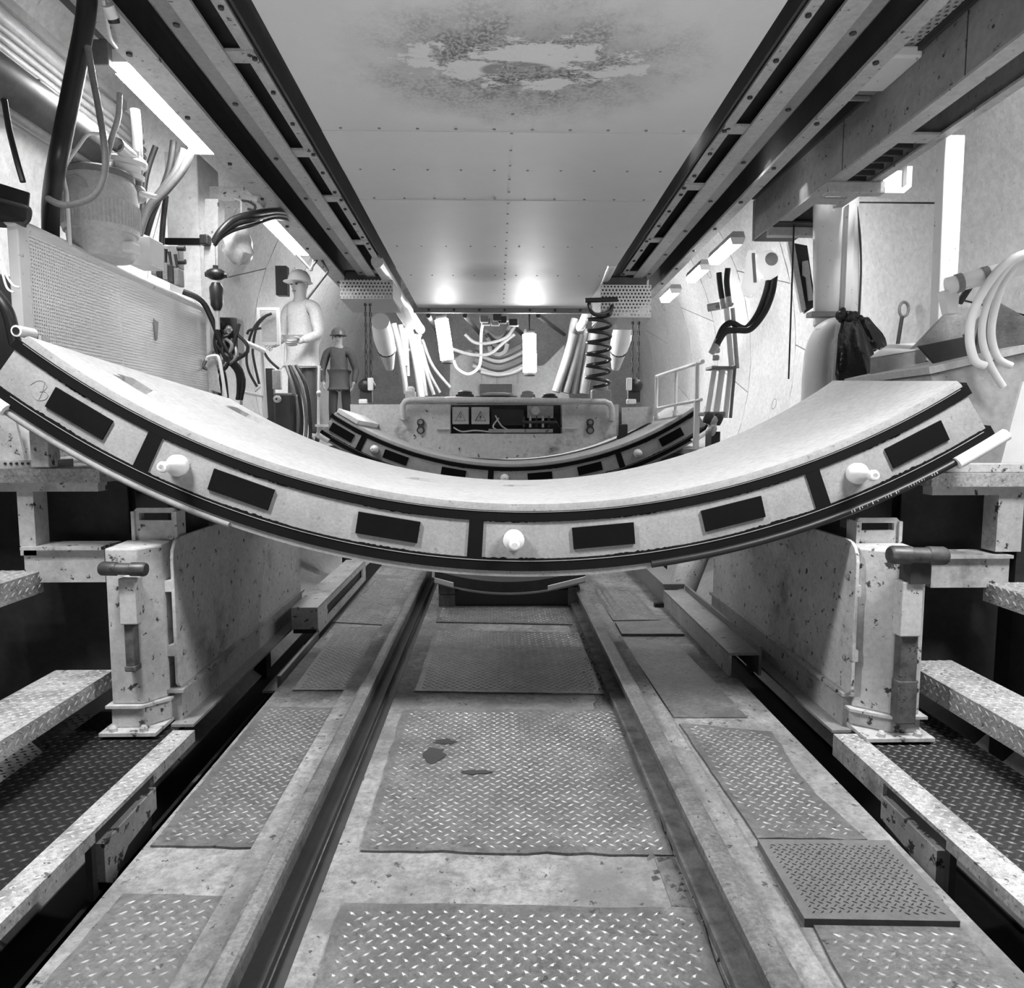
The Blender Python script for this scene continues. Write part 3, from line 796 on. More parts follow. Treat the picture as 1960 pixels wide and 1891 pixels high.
ch = thing('steel_channel', 'open-ended steel channel lying beside the right support panel', 'channel', (1.03, 2.95, FZ))
MB().box(1.0, 1.012, 2.95, 4.15, FZ + 0.001, -0.01).build('channel_web', mat('channel paint', 0.42, 0.5, var=0.2, speck=0.2, dirt=0.25), ch)
MB().box(1.0, 1.13, 2.95, 4.15, -0.01, 0.002).build('channel_flange', grey_m, ch)
MB().box(1.13, 1.142, 2.95, 4.15, FZ + 0.001, 0.03).build('channel_web', mid_m, ch)
tag(rebase(MB().box(1.01, 1.12, 4.16, 5.6, FZ, 0.02).box(1.0, 1.13, 4.16, 5.6, 0.02, 0.035).build('steel_channel', mid_m)), 'grey floor channel running on behind the hydraulic ram', 'channel')

sl = thing('slotted_channel', 'long floor channel with a slot in its side left of the tread plates', 'channel', (-0.97, 3.65, FZ))
x0, x1, z1 = -1.06, -0.925, 0.045
MB().box(x0, x1, 3.62, 4.95, z1 - 0.012, z1).build('channel_top', mat('channel top', 0.36, 0.55, var=0.25, speck=0.2, dirt=0.2), sl)
w = MB()
w.box(x1 - 0.012, x1, 3.62, 4.95, z1 - 0.04, z1 - 0.012).box(x1 - 0.012, x1, 3.62, 4.95, FZ + 0.001, z1 - 0.105).box(x1 - 0.012, x1, 3.62, 3.82, z1 - 0.105, z1 - 0.04).box(x1 - 0.012, x1, 4.85, 4.95, z1 - 0.105, z1 - 0.04)
w.build('channel_side', paint_m, sl)
MB().box(x0, x1 - 0.02, 3.63, 4.94, FZ + 0.001, z1 - 0.013).build('channel_core', dark_m, sl)
MB().box(x0, x1, 3.605, 3.617, FZ + 0.03, z1).build('channel_end', paint_m, sl)
tag(rebase(MB().box(-0.935, -0.92, 2.95, 3.6, FZ - 0.06, FZ + 0.015).box(-1.0, -0.935, 2.95, 3.6, FZ - 0.06, FZ - 0.05).build('angle_bar', mid_m)), 'low angle bar in shadow beside the left support panel', 'bar')

# ================================================================ OVERHEAD PLATE (underside of the belt deck)
def ceil_z(y): return 2.475 + (2.298 - 2.475) * (y - 2.65) / (8.0 - 2.65)


XL, XR = -0.865, 1.038
def ceiling_mat():
    m = bpy.data.materials.new('stained overhead paint'); m.use_nodes = True
    nt = m.node_tree; N = nt.nodes; L = nt.links; b = N['Principled BSDF']
    b.inputs['Roughness'].default_value = 0.52; b.inputs['Specular IOR Level'].default_value = 0.3
    tc = N.new('ShaderNodeTexCoord'); sp = N.new('ShaderNodeSeparateXYZ'); L.new(tc.outputs['Object'], sp.inputs[0])

    def M(op, a, bv=None, cl=False):
        n = N.new('ShaderNodeMath'); n.operation = op; n.use_clamp = cl
        for i, v in enumerate((a, bv)):
            if v is None: continue
            if hasattr(v, 'links'): L.new(v, n.inputs[i])
            else: n.inputs[i].default_value = v
        return n.outputs[0]

    def noise(s, sx=1, sy=1, det=6, rg=0.65):
        mp = N.new('ShaderNodeMapping'); mp.inputs['Scale'].default_value = (sx, sy, 1); L.new(tc.outputs['Object'], mp.inputs[0])
        n = N.new('ShaderNodeTexNoise'); n.inputs['Scale'].default_value = s; n.inputs['Detail'].default_value = det; n.inputs['Roughness'].default_value = rg
        L.new(mp.outputs[0], n.inputs['Vector']); return n.outputs[0]

    def ell(cx, cy, rx, ry):
        dx = M('DIVIDE', M('SUBTRACT', sp.outputs[0], cx), rx); dy = M('DIVIDE', M('SUBTRACT', sp.outputs[1], cy), ry)
        return M('SQRT', M('ADD', M('MULTIPLY', dx, dx), M('MULTIPLY', dy, dy)))

    def step(src, lo, hi):
        n = N.new('ShaderNodeMapRange'); n.interpolation_type = 'SMOOTHSTEP'
        n.inputs['From Min'].default_value = lo; n.inputs['From Max'].default_value = hi
        n.inputs['To Min'].default_value = 1.0; n.inputs['To Max'].default_value = 0.0
        L.new(src, n.inputs['Value']); return n.outputs[0]

    def mix(fac, a, c):
        x = N.new('ShaderNodeMix'); x.data_type = 'RGBA'; L.new(fac, x.inputs[0])
        for i, v in ((6, a), (7, c)):
            if hasattr(v, 'links'): L.new(v, x.inputs[i])
            else: x.inputs[i].default_value = (v, v, v, 1)
        return x.outputs[2]
    base = mix(noise(3), 0.52, 0.60)
    grain = mix(noise(140, det=2), 0.0, 1.0)
    C = aX_c
    # rust halo, its blistered pale flakes and a dark core
    n_ = M('MULTIPLY', M('SUBTRACT', noise(6), 0.5), 0.7)
    halo = step(M('ADD', ell(C[0], C[1], 0.74, 0.52), n_), 0.25, 1.15)
    speckh = M('MULTIPLY', step(noise(60, det=5), 0.42, 0.6), step(noise(4.5), 0.42, 0.66))
    fac = M('MULTIPLY', halo, M('ADD', M('MULTIPLY', speckh, 0.55), 0.45), True)
    c = mix(fac, base, 0.085)
    flake_n = noise(4.2, 0.8, 1.9, 12, 0.78)
    fl = M('MULTIPLY', step(M('ADD', ell(C[0], C[1] + 0.0, 0.60, 0.22), M('MULTIPLY', M('SUBTRACT', noise(5.5), 0.5), 2.2)), 0.75, 0.85), step(flake_n, 0.515, 0.525))
    c = mix(M('MULTIPLY', fl, 0.9), c, 0.62)
    core = M('MULTIPLY', step(ell(C[0] - 0.02, C[1] + 0.03, 0.17, 0.07), 0.8, 1.0), step(flake_n, 0.5, 0.52))
    c = mix(M('MULTIPLY', core, 0.75), c, 0.10)
    # dark patch near the far edge
    s2 = step(M('ADD', ell(C[2], C[3], 0.62, 0.42), M('MULTIPLY', M('SUBTRACT', noise(2.5), 0.5), 0.6)), 0.2, 1.0)
    c = mix(M('MULTIPLY', s2, 0.5), c, 0.06)
    L.new(c, b.inputs['Base Color'])
    bp = N.new('ShaderNodeBump'); bp.inputs['Strength'].default_value = 0.12; bp.inputs['Distance'].default_value = 0.01
    L.new(noise(90, det=3), bp.inputs['Height']); L.new(bp.outputs[0], b.inputs['Normal'])
    return m


def on_ceil(x, y):
    """where the sight line of a photograph pixel meets the sloping overhead plate"""
    d = ray(x, y); k = (2.298 - 2.475) / 5.35
    tt = (2.475 - k * 2.65 - HC) / (d.z - k * d.y); return CAM + d * tt


q0 = on_ceil(1000, 128); q1 = on_ceil(960, 524)
aX_c = (q0.x, q0.y, q1.x, q1.y)
ceil_m = ceiling_mat()
deck = MB().box(XL - 0.02, XR + 0.02, 0.2, 8.0, 2.60, 2.64)
deck = struct(deck.build('ceiling', beam_m))
seams = [0.2, 1.6] + [on_ceil(950, yy).y for yy in (253, 330, 384, 474)] + [8.0]
for i in range(len(seams) - 1):
    ya, yb = seams[i] + 0.002, seams[i + 1] - 0.002
    z = [ceil_z(ya), ceil_z(yb)]; lift = 0.002 * (i % 2)
    m = MB().hexa([(XL, ya, z[0] + lift), (XR, ya, z[0] + lift), (XR, ya, z[0] + 0.01), (XL, ya, z[0] + 0.01)],
                  [(XL, yb, z[1] + lift), (XR, yb, z[1] + lift), (XR, yb, z[1] + 0.01), (XL, yb, z[1] + 0.01)])
    m.build('ceiling_panel', ceil_m, deck)
rv = MB()
for yy in seams[1:-1] + [on_ceil(950, 529).y]:
    for k in range(10):
        x = XL + 0.1 + (XR - XL - 0.2) * k / 9
        rv.lathe([(0.009, 0), (0.008, 0.003), (0.003, 0.005)], (x, yy - 0.03, ceil_z(yy - 0.03) + 0.001), (0, 0, -1), 6)
yy = 3.1
while yy < 7.9:
    rv.lathe([(0.009, 0), (0.008, 0.003), (0.003, 0.005)], (0.08, yy, ceil_z(yy) + 0.001), (0, 0, -1), 6); yy += 0.2
rv.build('rivets', mid_m, deck)['kind'] = 'stuff'
MB().box(XL - 0.05, XR + 0.05, 8.0, 8.05, ceil_z(8) - 0.05, ceil_z(8) + 0.05).build('end_flange', mid_m, deck)
for k in range(7):
    x = XL + 0.12 + 0.28 * k
    MB().lathe([(0.016, 0), (0.016, 0.012), (0.008, 0.014)], (x, 8.0, ceil_z(8) - 0.02), (0, -1, 0), 6).build('flange_bolt', dark_m, deck)

# ================================================================ GANTRY BEAMS EITHER SIDE OF THE OVERHEAD PLATE
BS = -0.036
def bz(y): return 2.50 + BS * (y - 3.2)


def sloped(mb, x0, x1, y0, y1, d0, d1):
    """bar that follows the slope of the gantry: d0..d1 above the common underside"""
    return mb.hexa([(x0, y0, bz(y0) + d0), (x1, y0, bz(y0) + d0), (x1, y0, bz(y0) + d1), (x0, y0, bz(y0) + d1)],
                   [(x0, y1, bz(y1) + d0), (x1, y1, bz(y1) + d0), (x1, y1, bz(y1) + d1), (x0, y1, bz(y1) + d1)])


def track_beam(s, label, xs, slots):
    """inner crane track: slotted bottom strip, web, and the dark recess beside the plate"""
    t = thing('crane_track', label, 'beam', (xs[0], 1.0, bz(1.0)), 'crane tracks beside the overhead plate')
    Y0, Y1 = 1.0, 7.4
    xa, xb, xc, xd, xe = xs     # inner strip 1 | slot | strip 2 | web outer edge
    m = MB(); sloped(m, xa, xb, Y0, Y1, 0.02, 0.032); m.build('track_strip', beam_m, t)
    m = MB(); sloped(m, xc, xd, Y0, Y1, 0.0, 0.014); m.build('track_strip', beam_m, t)
    for y in slots:
        m = MB(); sloped(m, xa, xd, y, y + 0.09, 0.012, 0.024); m.build('cross_tie', beam_m, t)
        for xx in (xa + 0.01 * s, xd - 0.02 * s):
            MB().lathe([(0.012, 0), (0.012, 0.012)], (xx, y + 0.045, bz(y) + 0.012), (0, 0, -1), 6).build('tie_bolt', dark_m, t)
    m = MB(); sloped(m, xd, xe, Y0, Y1, 0.012, 0.02); sloped(m, xe - 0.006 * s, xe, Y0, Y1, 0.012, 0.25); m.build('track_flange', mid_m, t)
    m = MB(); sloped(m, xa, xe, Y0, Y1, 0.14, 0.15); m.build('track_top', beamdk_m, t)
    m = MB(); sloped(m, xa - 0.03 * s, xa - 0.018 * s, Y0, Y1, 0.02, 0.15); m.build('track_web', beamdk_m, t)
    y = 2.2
    k = 0
    while y < 7.0:
        MB().lathe([(0.012, 0), (0.012, 0.010)], ((xa + xb) / 2, y, bz(y) + 0.02), (0, 0, -1), 6).build('track_bolt', dark_m, t)
        if k % 2 == 0: MB().lathe([(0.014, 0), (0.014, 0.010)], ((xd + xe) / 2, y + 0.1, bz(y) + 0.012), (0, 0, -1), 6).build('track_bolt', dark_m, t)
        y += 0.31; k += 1
    return t


track_beam(1, 'slotted crane track along the right edge of the overhead plate', (1.165, 1.215, 1.285, 1.375, 1.45), (2.55, 3.72, 4.5, 5.6, 6.6))
track_beam(-1, 'slotted crane track along the left edge of the overhead plate', (-1.00, -1.05, -1.115, -1.195, -1.275), (2.35, 3.1, 4.05, 4.75, 5.7, 6.6))


def outer_beam(s, label, x0, x1, xw):
    t = thing('gantry_beam', label, 'beam', (x0, 0.8, bz(0.8)), 'gantry beams outside the crane tracks')
    m = MB(); sloped(m, x0, x1, 0.8, 7.6, 0.0, 0.018); m.build('bottom_flange', beam_m, t)
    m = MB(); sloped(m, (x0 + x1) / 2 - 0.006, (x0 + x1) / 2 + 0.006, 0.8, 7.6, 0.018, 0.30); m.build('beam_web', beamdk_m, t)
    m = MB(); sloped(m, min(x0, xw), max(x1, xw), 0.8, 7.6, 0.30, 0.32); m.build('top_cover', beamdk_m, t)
    y = 2.0
    while y < 7.4:
        MB().lathe([(0.013, 0), (0.013, 0.010)], (x0 + (x1 - x0) * 0.3, y, bz(y)), (0, 0, -1), 6).build('flange_bolt', dark_m, t); y += 0.55
    return t


outer_beam(-1, 'pale bottom flange beam on the left that carries the lamps', -1.55, -1.41, -0.98)
outer_beam(1, 'pale bottom flange beam on the right between two dark gaps', 1.58, 1.655, 1.1)
struct(MB().box(-2.07, -2.05, 0.6, 6.0, 3.0, 3.42).build('shade_sheet_upper_left', beamdk_m))  # added dark sheet: shade at the upper left, covers lit lining
struct(MB().box(-2.47, -2.45, 0.6, 4.3, 2.64, 3.3).build('shade_sheet_left', beamdk_m))  # added dark sheet standing for the shade behind the pipes
struct(MB().box(1.835, 1.855, 0.6, 5.2, 2.60, 2.94).build('shade_sheet_right', beamdk_m))  # added dark sheet that blackens the gap above the girder
# dark deck above the beams: underside of the gantry walkway
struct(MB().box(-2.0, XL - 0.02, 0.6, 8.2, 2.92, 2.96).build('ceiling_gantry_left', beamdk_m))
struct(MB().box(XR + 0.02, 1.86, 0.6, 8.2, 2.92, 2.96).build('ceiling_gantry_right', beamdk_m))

# ================================================================ RIGHT BOX GIRDER AND ITS BRACKETS
gb = thing('box_girder', 'heavy grey girder at the upper right with an open slotted underside', 'girder', (1.85, 1.2, 2.3))
gx0, gx1, gy0, gy1 = 1.86, 2.14, 1.0, 5.2
def gz(y): return 2.33 + 0.012 * (5.2 - y)


def gbar(mb, x0, x1, y0, y1, d0, d1):
    return mb.hexa([(x0, y0, gz(y0) + d0), (x1, y0, gz(y0) + d0), (x1, y0, gz(y0) + d1), (x0, y0, gz(y0) + d1)],
                   [(x0, y1, gz(y1) + d0), (x1, y1, gz(y1) + d0), (x1, y1, gz(y1) + d1), (x0, y1, gz(y1) + d1)])


girder_m = mat('girder paint', 0.27, 0.55, var=0.14, scale=3, speck=0.22, speck_scale=26, speck_col=0.05)
gbar(MB(), gx0, gx0 + 0.012, gy0, gy1, 0.0, 0.27).build('girder_web', girder_m, gb)
gbar(MB(), gx1 - 0.012, gx1, gy0, gy1, 0.0, 0.27).build('girder_web', girder_m, gb)
gbar(MB(), gx0, gx1, gy0, gy1, 0.27, 0.282).build('girder_top', girder_m, gb)
gbar(MB(), gx0, gx0 + 0.085, gy0, gy1, -0.012, 0.0).build('girder_lip', beam_m, gb)
gbar(MB(), gx1 - 0.05, gx1, gy0, gy1, -0.012, 0.0).build('girder_lip', beam_m, gb)
for y in (3.42, 4.32):
    gbar(MB(), gx0 + 0.085, gx1 - 0.05, y, y + 0.10, -0.011, 0.0).build('cross_plate', beam_m, gb)
for i in range(9):
    gbar(MB(), gx0 + 0.085, gx1 - 0.05, 3.55 + i * 0.09, 3.565 + i * 0.09, 0.015, 0.04).build('rung', dark_m, gb)
MB().box(gx0 - 0.006, gx1, gy1, gy1 + 0.03, gz(5.2) - 0.012, gz(5.2) + 0.27).build('end_plate', girder_m, gb)
gbar(MB(), gx0, gx1, 4.75, 5.2, -0.022, -0.012).build('end_tray', dark_m, gb)
for y in (2.9, 3.9):
    gbar(MB(), gx0 - 0.002, gx0, y, y + 0.004, 0.0, 0.27).build('web_seam', dark_m, gb)
for i, y in enumerate((2.5, 2.75, 3.05, 3.3, 3.6, 4.1, 4.6)):
    c = Vector((gx0, y, gz(y) + 0.05 + 0.05 * (i % 3)))
    MB().lathe([(0.007, 0), (0.006, 0.003)], c, (-1, 0, 0), 6).build('web_rivet', dark_m, gb)
for i, (y, lab) in enumerate(((4.02, 'white bracket with rounded corner under the girder, nearer one'), (4.85, 'white bracket with rounded corner under the girder, at its far end'))):
    b = thing('girder_bracket', lab, 'bracket', (1.95, y, gz(y) - 0.09), 'brackets under the girder')
    MB().box(gx0 - 0.02, gx1 + 0.02, y, y + 0.07, gz(y) - 0.075, gz(y) - 0.013).build('bracket_bar', beam_m, b, False, 0.006)
    prof = [(gx1 + 0.02, gz(y) - 0.075), (gx1 + 0.13, gz(y) - 0.075), (gx1 + 0.17, gz(y) - 0.04), (gx1 + 0.17, gz(y) + 0.07), (gx1 + 0.14, gz(y) + 0.07), (gx1 + 0.14, gz(y) - 0.03), (gx1 + 0.12, gz(y) - 0.045), (gx1 + 0.02, gz(y) - 0.045)]
    MB().prism([(x, y, z) for x, z in prof], (0, 0.09, 0)).build('bracket_hook', white_m, b)
    MB().box(gx1 + 0.03, gx1 + 0.135, y + 0.04, y + 0.05, gz(y) - 0.04, gz(y) + 0.06).build('bracket_gusset', white_m, b)
cw = MB().tube([(1.98, 4.8, gz(4.8) - 0.02), (1.98, 4.8, 1.3)], 0.006, 6)
single(cw, 'power_cable', black_m, 'thin dark cord hanging straight down from the girder beside the grey duct', 'cord')

# perforated cable tray and a dead lamp above the girder
ct = thing('cable_tray', 'perforated cable tray running above the girder at the top right', 'tray', (1.9, 1.6, 2.75))
p0, p1 = aX(1672, 128, 1.74), aX(1800, 0, 1.74)
MB().box(1.74, 1.86, p1.y - 0.4, p0.y, p0.z + 0.01, p0.z + 0.02).build('tray_bottom', perforated('tray perforation', 0.42, 0.03, 0.016, (0, 1)), ct)
MB().box(1.86, 1.868, p1.y - 0.4, p0.y, p0.z + 0.01, p0.z + 0.08).build('tray_side', perforated('tray side perforation', 0.36, 0.02, 0.011, (1, 2)), ct)
MB().box(1.72, 1.74, p1.y - 0.4, p0.y, p0.z + 0.005, p0.z + 0.05).build('tray_side', white_m, ct)
p2 = aX(1692, 118, 1.70)
dl = thing('gantry_lamp', 'unlit white lamp body above the girder near the cable tray end', 'lamp', (1.78, p2.y, p2.z), None)
MB().box(1.69, 1.86, p2.y - 0.02, p2.y + 0.30, p2.z + 0.01, p2.z + 0.06).build('lamp_body', white_m, dl, False, 0.01)
MB().box(1.71, 1.84, p2.y + 0.30, p2.y + 0.34, p2.z + 0.015, p2.z + 0.05).build('lamp_end', mid_m, dl)
MB().box(1.72, 1.83, p2.y + 0.36, p2.y + 0.375, p2.z, p2.z + 0.02).build('lamp_clip', chrome_m, dl)

# ================================================================ FLUORESCENT LAMPS
def fluoro(label, x, y0, y1, drop, w=0.115, group='lit fluorescent lamps along the gantry', slope=True, z=None):
    zz = (bz((y0 + y1) / 2) if z is None else z)
    t = thing('fluorescent_lamp', label, 'lamp', (x, y0, zz - drop), group)
    k = BS if slope else 0

    def pr(z0, z1, w0, w1, ya, yb, name, m, bev=0.0):
        ym = (y0 + y1) / 2
        za, zb = k * (ya - ym), k * (yb - ym)
        return MB().hexa([(x - w0, ya, zz + z0 + za), (x + w0, ya, zz + z0 + za), (x + w1, ya, zz + z1 + za), (x - w1, ya, zz + z1 + za)],
                         [(x - w0, yb, zz + z0 + zb), (x + w0, yb, zz + z0 + zb), (x + w1, yb, zz + z1 + zb), (x - w1, yb, zz + z1 + zb)]).build(name, m, t, False, bev)
    pr(-drop + 0.055, -drop + 0.10, w * 0.55, w * 0.42, y0, y1, 'lamp_housing', beam_m)
    pr(-drop, -drop + 0.055, w * 0.36, w * 0.56, y0 + 0.015, y1 - 0.015, 'diffuser', lamp_m, 0.012)
    pr(-drop + 0.004, -drop + 0.057, w * 0.40, w * 0.58, y0, y0 + 0.014, 'end_cap', plast_m)
    pr(-drop + 0.004, -drop + 0.057, w * 0.40, w * 0.58, y1 - 0.014, y1, 'end_cap', plast_m)
    for yy in (y0 + 0.18, y1 - 0.22) if drop > 0.1 else ():
        pr(-drop + 0.10, 0.003, 0.012, 0.012, yy, yy + 0.02, 'hanger', chrome_m)
    return t


A, B = aY(258, 122, 3.05), aY(392, 296, 4.02)
fluoro('large lit fluorescent lamp at the upper left, nearest of the row', -1.635, 3.25, 4.2, -0.04, 0.165)
fluoro('second lit fluorescent lamp on the left, partly behind black cables', -1.64, 5.19, 6.25, -0.047, 0.20)
fluoro('third lit lamp on the right just beyond the girder end, biggest there', 1.86, 5.55, 6.15, 0.04, 0.10)
fluoro('small lit lamp on the right, second beyond the girder end', 1.95, 6.7, 7.2, -0.06, 0.10)
fluoro('small lit lamp on the right, farthest and nearest the perforated chain bin', 2.0, 8.0, 8.5, -0.14, 0.12)
pl = thing('lamp_plug', 'white plug and connector with cable above the nearest lamp', 'plug', aY(215, 40, 2.75), None)
c0, c1 = aY(206, 10, 2.75), aY(216, 34, 2.78)
MB().tube([c0, c1], [0.022, 0.022], 12).build('plug_body', plast_m, pl, True)
MB().tube([c1, aY(219, 44, 2.79)], 0.02, 12).build('plug_collar', dark_m, pl, True)
MB().tube(spline([aY(198, 0, 2.74), aY(205, 40, 2.8), aY(212, 72, 2.9), aY(224, 90, 3.03)]), 0.006, 6).build('plug_cable', hosew_m, pl, True)
tag(rebase(MB().box(*sorted((aY(172, 74, 3.22).x, aY(206, 74, 3.22).x)), 3.22, 3.30, aY(170, 124, 3.22).z, aY(170, 74, 3.22).z).build('junction_box', mid_m, None, False, 0.005)), 'grey junction box beside the head of the nearest lamp', 'box')

# ================================================================ LEFT: PIPES AND DUCTS ALONG THE LINING
def long_pipe(px, py, Y, rad, label, y0=0.6, y1=None, m=pipe_m, n=10, slope=-0.0):
    p = aY(px, py, Y); y1 = y1 or Y
    mb = MB().tube([(p.x, y0, p.z + slope * (y0 - Y)), (p.x, y1, p.z + slope * (y1 - Y))], rad, n)
    return single(mb, 'service_pipe', m, label, 'pipe', 'service pipes along the upper left lining', True)


sp_m = mat('service pipe paint', 0.24, 0.45, var=0.12)
long_pipe(262, 250, 4.5, 0.042, 'broad pale service pipe, uppermost of the tight bundle at the upper left', m=sp_m)
long_pipe(272, 272, 4.5, 0.016, 'thin pale service pipe just below the broad one', m=sp_m)
long_pipe(275, 288, 4.5, 0.018, 'thin pale service pipe, middle of the bundle', m=sp_m)
long_pipe(276, 302, 4.5, 0.016, 'thin pale service pipe, fourth down in the bundle', m=sp_m)
long_pipe(277, 315, 4.5, 0.022, 'pale service pipe, lowest of the bundle at the upper left', m=sp_m)
sb = MB().box(aY(215, 150, 4.2).x - 0.01, aY(215, 150, 4.2).x + 0.025, 0.6, 4.3, aY(235, 196, 4.2).z, aY(235, 196, 4.2).z + 0.05)
single(sb, 'cable_duct', mid_m, 'square pale cable duct above the pipe bundle at the upper left', 'duct')
c = aY(70, 235, 2.9)
dm = MB().tube([(c.x - 0.02, 0.6, c.z + 0.06), (c.x - 0.02, 3.3, c.z + 0.06)], 0.10, 20)
single(dm, 'ventilation_duct', mat('dark duct', 0.13, 0.4, var=0.1), 'thick dark ventilation duct behind the black hose at the upper left', 'duct', None, True)
c = aY(60, 238, 2.9)
sp_ = thing('joint_pipe', 'slim pale pipe with a joint sleeve under the dark duct', 'pipe', c)
MB().tube([(c.x + 0.03, 0.6, c.z - 0.03), (c.x + 0.03, 3.62, c.z - 0.03)], 0.020, 10).build('pipe_run', pipe_m, sp_, True)
MB().tube([(c.x + 0.03, 3.5, c.z - 0.03), (c.x + 0.03, 3.62, c.z - 0.03)], 0.028, 10).build('joint_sleeve', pipe_m, sp_, True)
a, b = aY(48, 150, 3.0), aY(78, 188, 3.0)
tag(rebase(MB().box(a.x, b.x, 3.0, 3.12, b.z, a.z).build('pipe_clamp', dark_m, None, False, 0.004)), 'dark square clamp block on the pipes at the upper left', 'clamp')

bh = MB().tube(spline([aY(172, -60, 2.75), aY(163, 40, 2.75), aY(146, 130, 2.75), aY(128, 220, 2.75), aY(110, 310, 2.75), aY(98, 385, 2.95), aY(97, 448, 3.05), aY(100, 560, 3.1)], 8), 0.033, 14)
single(bh, 'supply_hose', black_m, 'thick black supply hose hanging down past the white water jug', 'hose', 'hoses hanging at the upper left', True)
lp_ = MB().tube(spline([aY(168, 90, 2.72), aY(176, 140, 2.70), aY(190, 215, 2.68), aY(201, 290, 2.66), aY(198, 340, 2.66), aY(178, 375, 2.66), aY(140, 391, 2.66), aY(112, 390, 2.66), aY(92, 380, 2.68)], 8), 0.0115, 10)
single(lp_, 'looped_cable', hoseg_m, 'grey cable looping in front of the water jug to the thick hose', 'cable', 'hoses hanging at the upper left', True)
lp_ = MB().tube(spline([aY(229, 180, 2.9), aY(226, 225, 2.85), aY(212, 270, 2.8), aY(202, 320, 2.72)], 8), 0.010, 10)
single(lp_, 'looped_cable', pipe_m, 'pale cable dropping from the lamp to the loop', 'cable', 'hoses hanging at the upper left', True)
lp_ = MB().tube(spline([aY(192, 256, 3.0), aY(168, 258, 3.0), aY(150, 280, 2.95), aY(128, 312, 2.9), aY(122, 340, 2.9), aY(128, 375, 2.9), aY(134, 470, 2.9)], 8), 0.007, 8)
single(lp_, 'thin_hose', hosew_m, 'thin white hose curving down to the left of the water jug', 'hose', 'hoses hanging at the upper left', True)
lp_ = MB().tube(spline([aY(8, 190, 2.6), aY(18, 250, 2.6), aY(33, 310, 2.6), aY(44, 348, 2.6)], 6), 0.010, 8)
single(lp_, 'strap', black_m, 'narrow black strap hanging at the left edge above the dark case', 'strap', None, True)
rc = thing('pipe_stub', 'open pale pipe stub facing the viewer above the water jug', 'pipe', aY(222, 277, 3.2))
c = aY(224, 277, 3.2)
MB().tube([c + Vector((-0.02, 0.25, 0)), c], 0.03, 16, caps=False).tube([c, c + Vector((0, 0.12, 0))], 0.024, 16, caps=False).build('stub_tube', plast_m, rc, True)
MB().lathe([(0.0235, 0), (0.0235, 0.003)], c + Vector((0, 0.05, 0)), (0, 1, 0), 16).build('stub_inside', mid_m, rc)

vv = thing('valve_stack', 'pale flanged valve with lever behind the water jug', 'valve', aY(245, 380, 3.35))
c = aY(240, 318, 3.35)
MB().lathe([(0.075, 0), (0.075, 0.02), (0.06, 0.025), (0.06, 0.05), (0.08, 0.055), (0.08, 0.075), (0.05, 0.09), (0.05, 0.12)], c + Vector((0, 0, -0.05)), (0.15, -0.1, 1), 20).build('flange', plast_m, vv, True)
MB().tube([aY(258, 210, 3.5), aY(262, 250, 3.5), aY(264, 300, 3.45), aY(262, 345, 3.4), aY(262, 380, 3.4)], 0.022, 12).build('riser_pipe', hoseg_m, vv, True)
MB().ball(aY(264, 372, 3.38), 0.04).build('ball_valve', pipe_m, vv, True)
MB().tube([aY(268, 370, 3.34), aY(300, 377, 3.34)], 0.011, 8).build('lever', plast_m, vv, True)

wj = thing('water_jug', 'big white ribbed water jug with a lid and raised panel on the railing', 'jug', aY(196, 480, 3.25))
c = aY(197, 497, 3.25); r = 0.152; hgt = 0.43
prof = [(r * 0.78, 0), (r * 0.86, 0.02), (r * 0.90, 0.12), (r * 0.97, 0.125)]
for i in range(1): prof += [(r * 1.0, 0.145), (r * 1.02, 0.27), (r * 0.99, 0.285), (r * 0.985, 0.30)]
prof += [(r * 0.96, 0.36), (r * 0.90, 0.395), (r * 0.88, 0.40)]
prof = [(a_, h_ * 0.86) for a_, h_ in prof]
MB().lathe(prof, c, (0, 0, 1), 36).build('jug_body', mat('jug plastic', 0.60, 0.5, var=0.05), wj, True)
rb = MB()
for k in range(60):
    a = 2 * PI * k / 60; rr = r * 1.018
    rb.box(c.x + rr * math.cos(a) - 0.0025, c.x + rr * math.cos(a) + 0.0025, c.y + rr * math.sin(a) - 0.0025, c.y + rr * math.sin(a) + 0.0025, c.z + 0.13, c.z + 0.23)
rb.build('ribs', mat('jug plastic', 0.60, 0.5), wj)['kind'] = 'stuff'
MB().lathe([(r * 0.93, 0.338), (r * 0.93, 0.362), (r * 0.85, 0.372), (0.02, 0.376)], c, (0, 0, 1), 36).build('jug_lid', mid_m, wj, True)
pt = []
for k in range(13):
    a = -PI / 2 - 0.55 + 0.75 * k / 12; rr = r * 0.985
    pt.append((c.x + rr * math.cos(a), c.y + rr * math.sin(a), c.z + 0.26 + 0.048 * math.sin(PI * k / 12) ** 0.5))
MB().tube(pt, 0.006, 6).build('moulded_panel', plastg_m, wj, True)
MB().box(c.x + 0.10, c.x + 0.16, c.y - 0.06, c.y + 0.02, c.z + 0.02, c.z + 0.07).build('spigot', plast_m, wj, False, 0.01)
bx_ = aY(270, 485, 3.45)
tag(rebase(MB().box(bx_.x - 0.04, bx_.x + 0.06, 3.42, 3.55, bx_.z - 0.06, bx_.z + 0.07).build('carton', white_m, None, False, 0.004)), 'small white box beside the water jug', 'box')
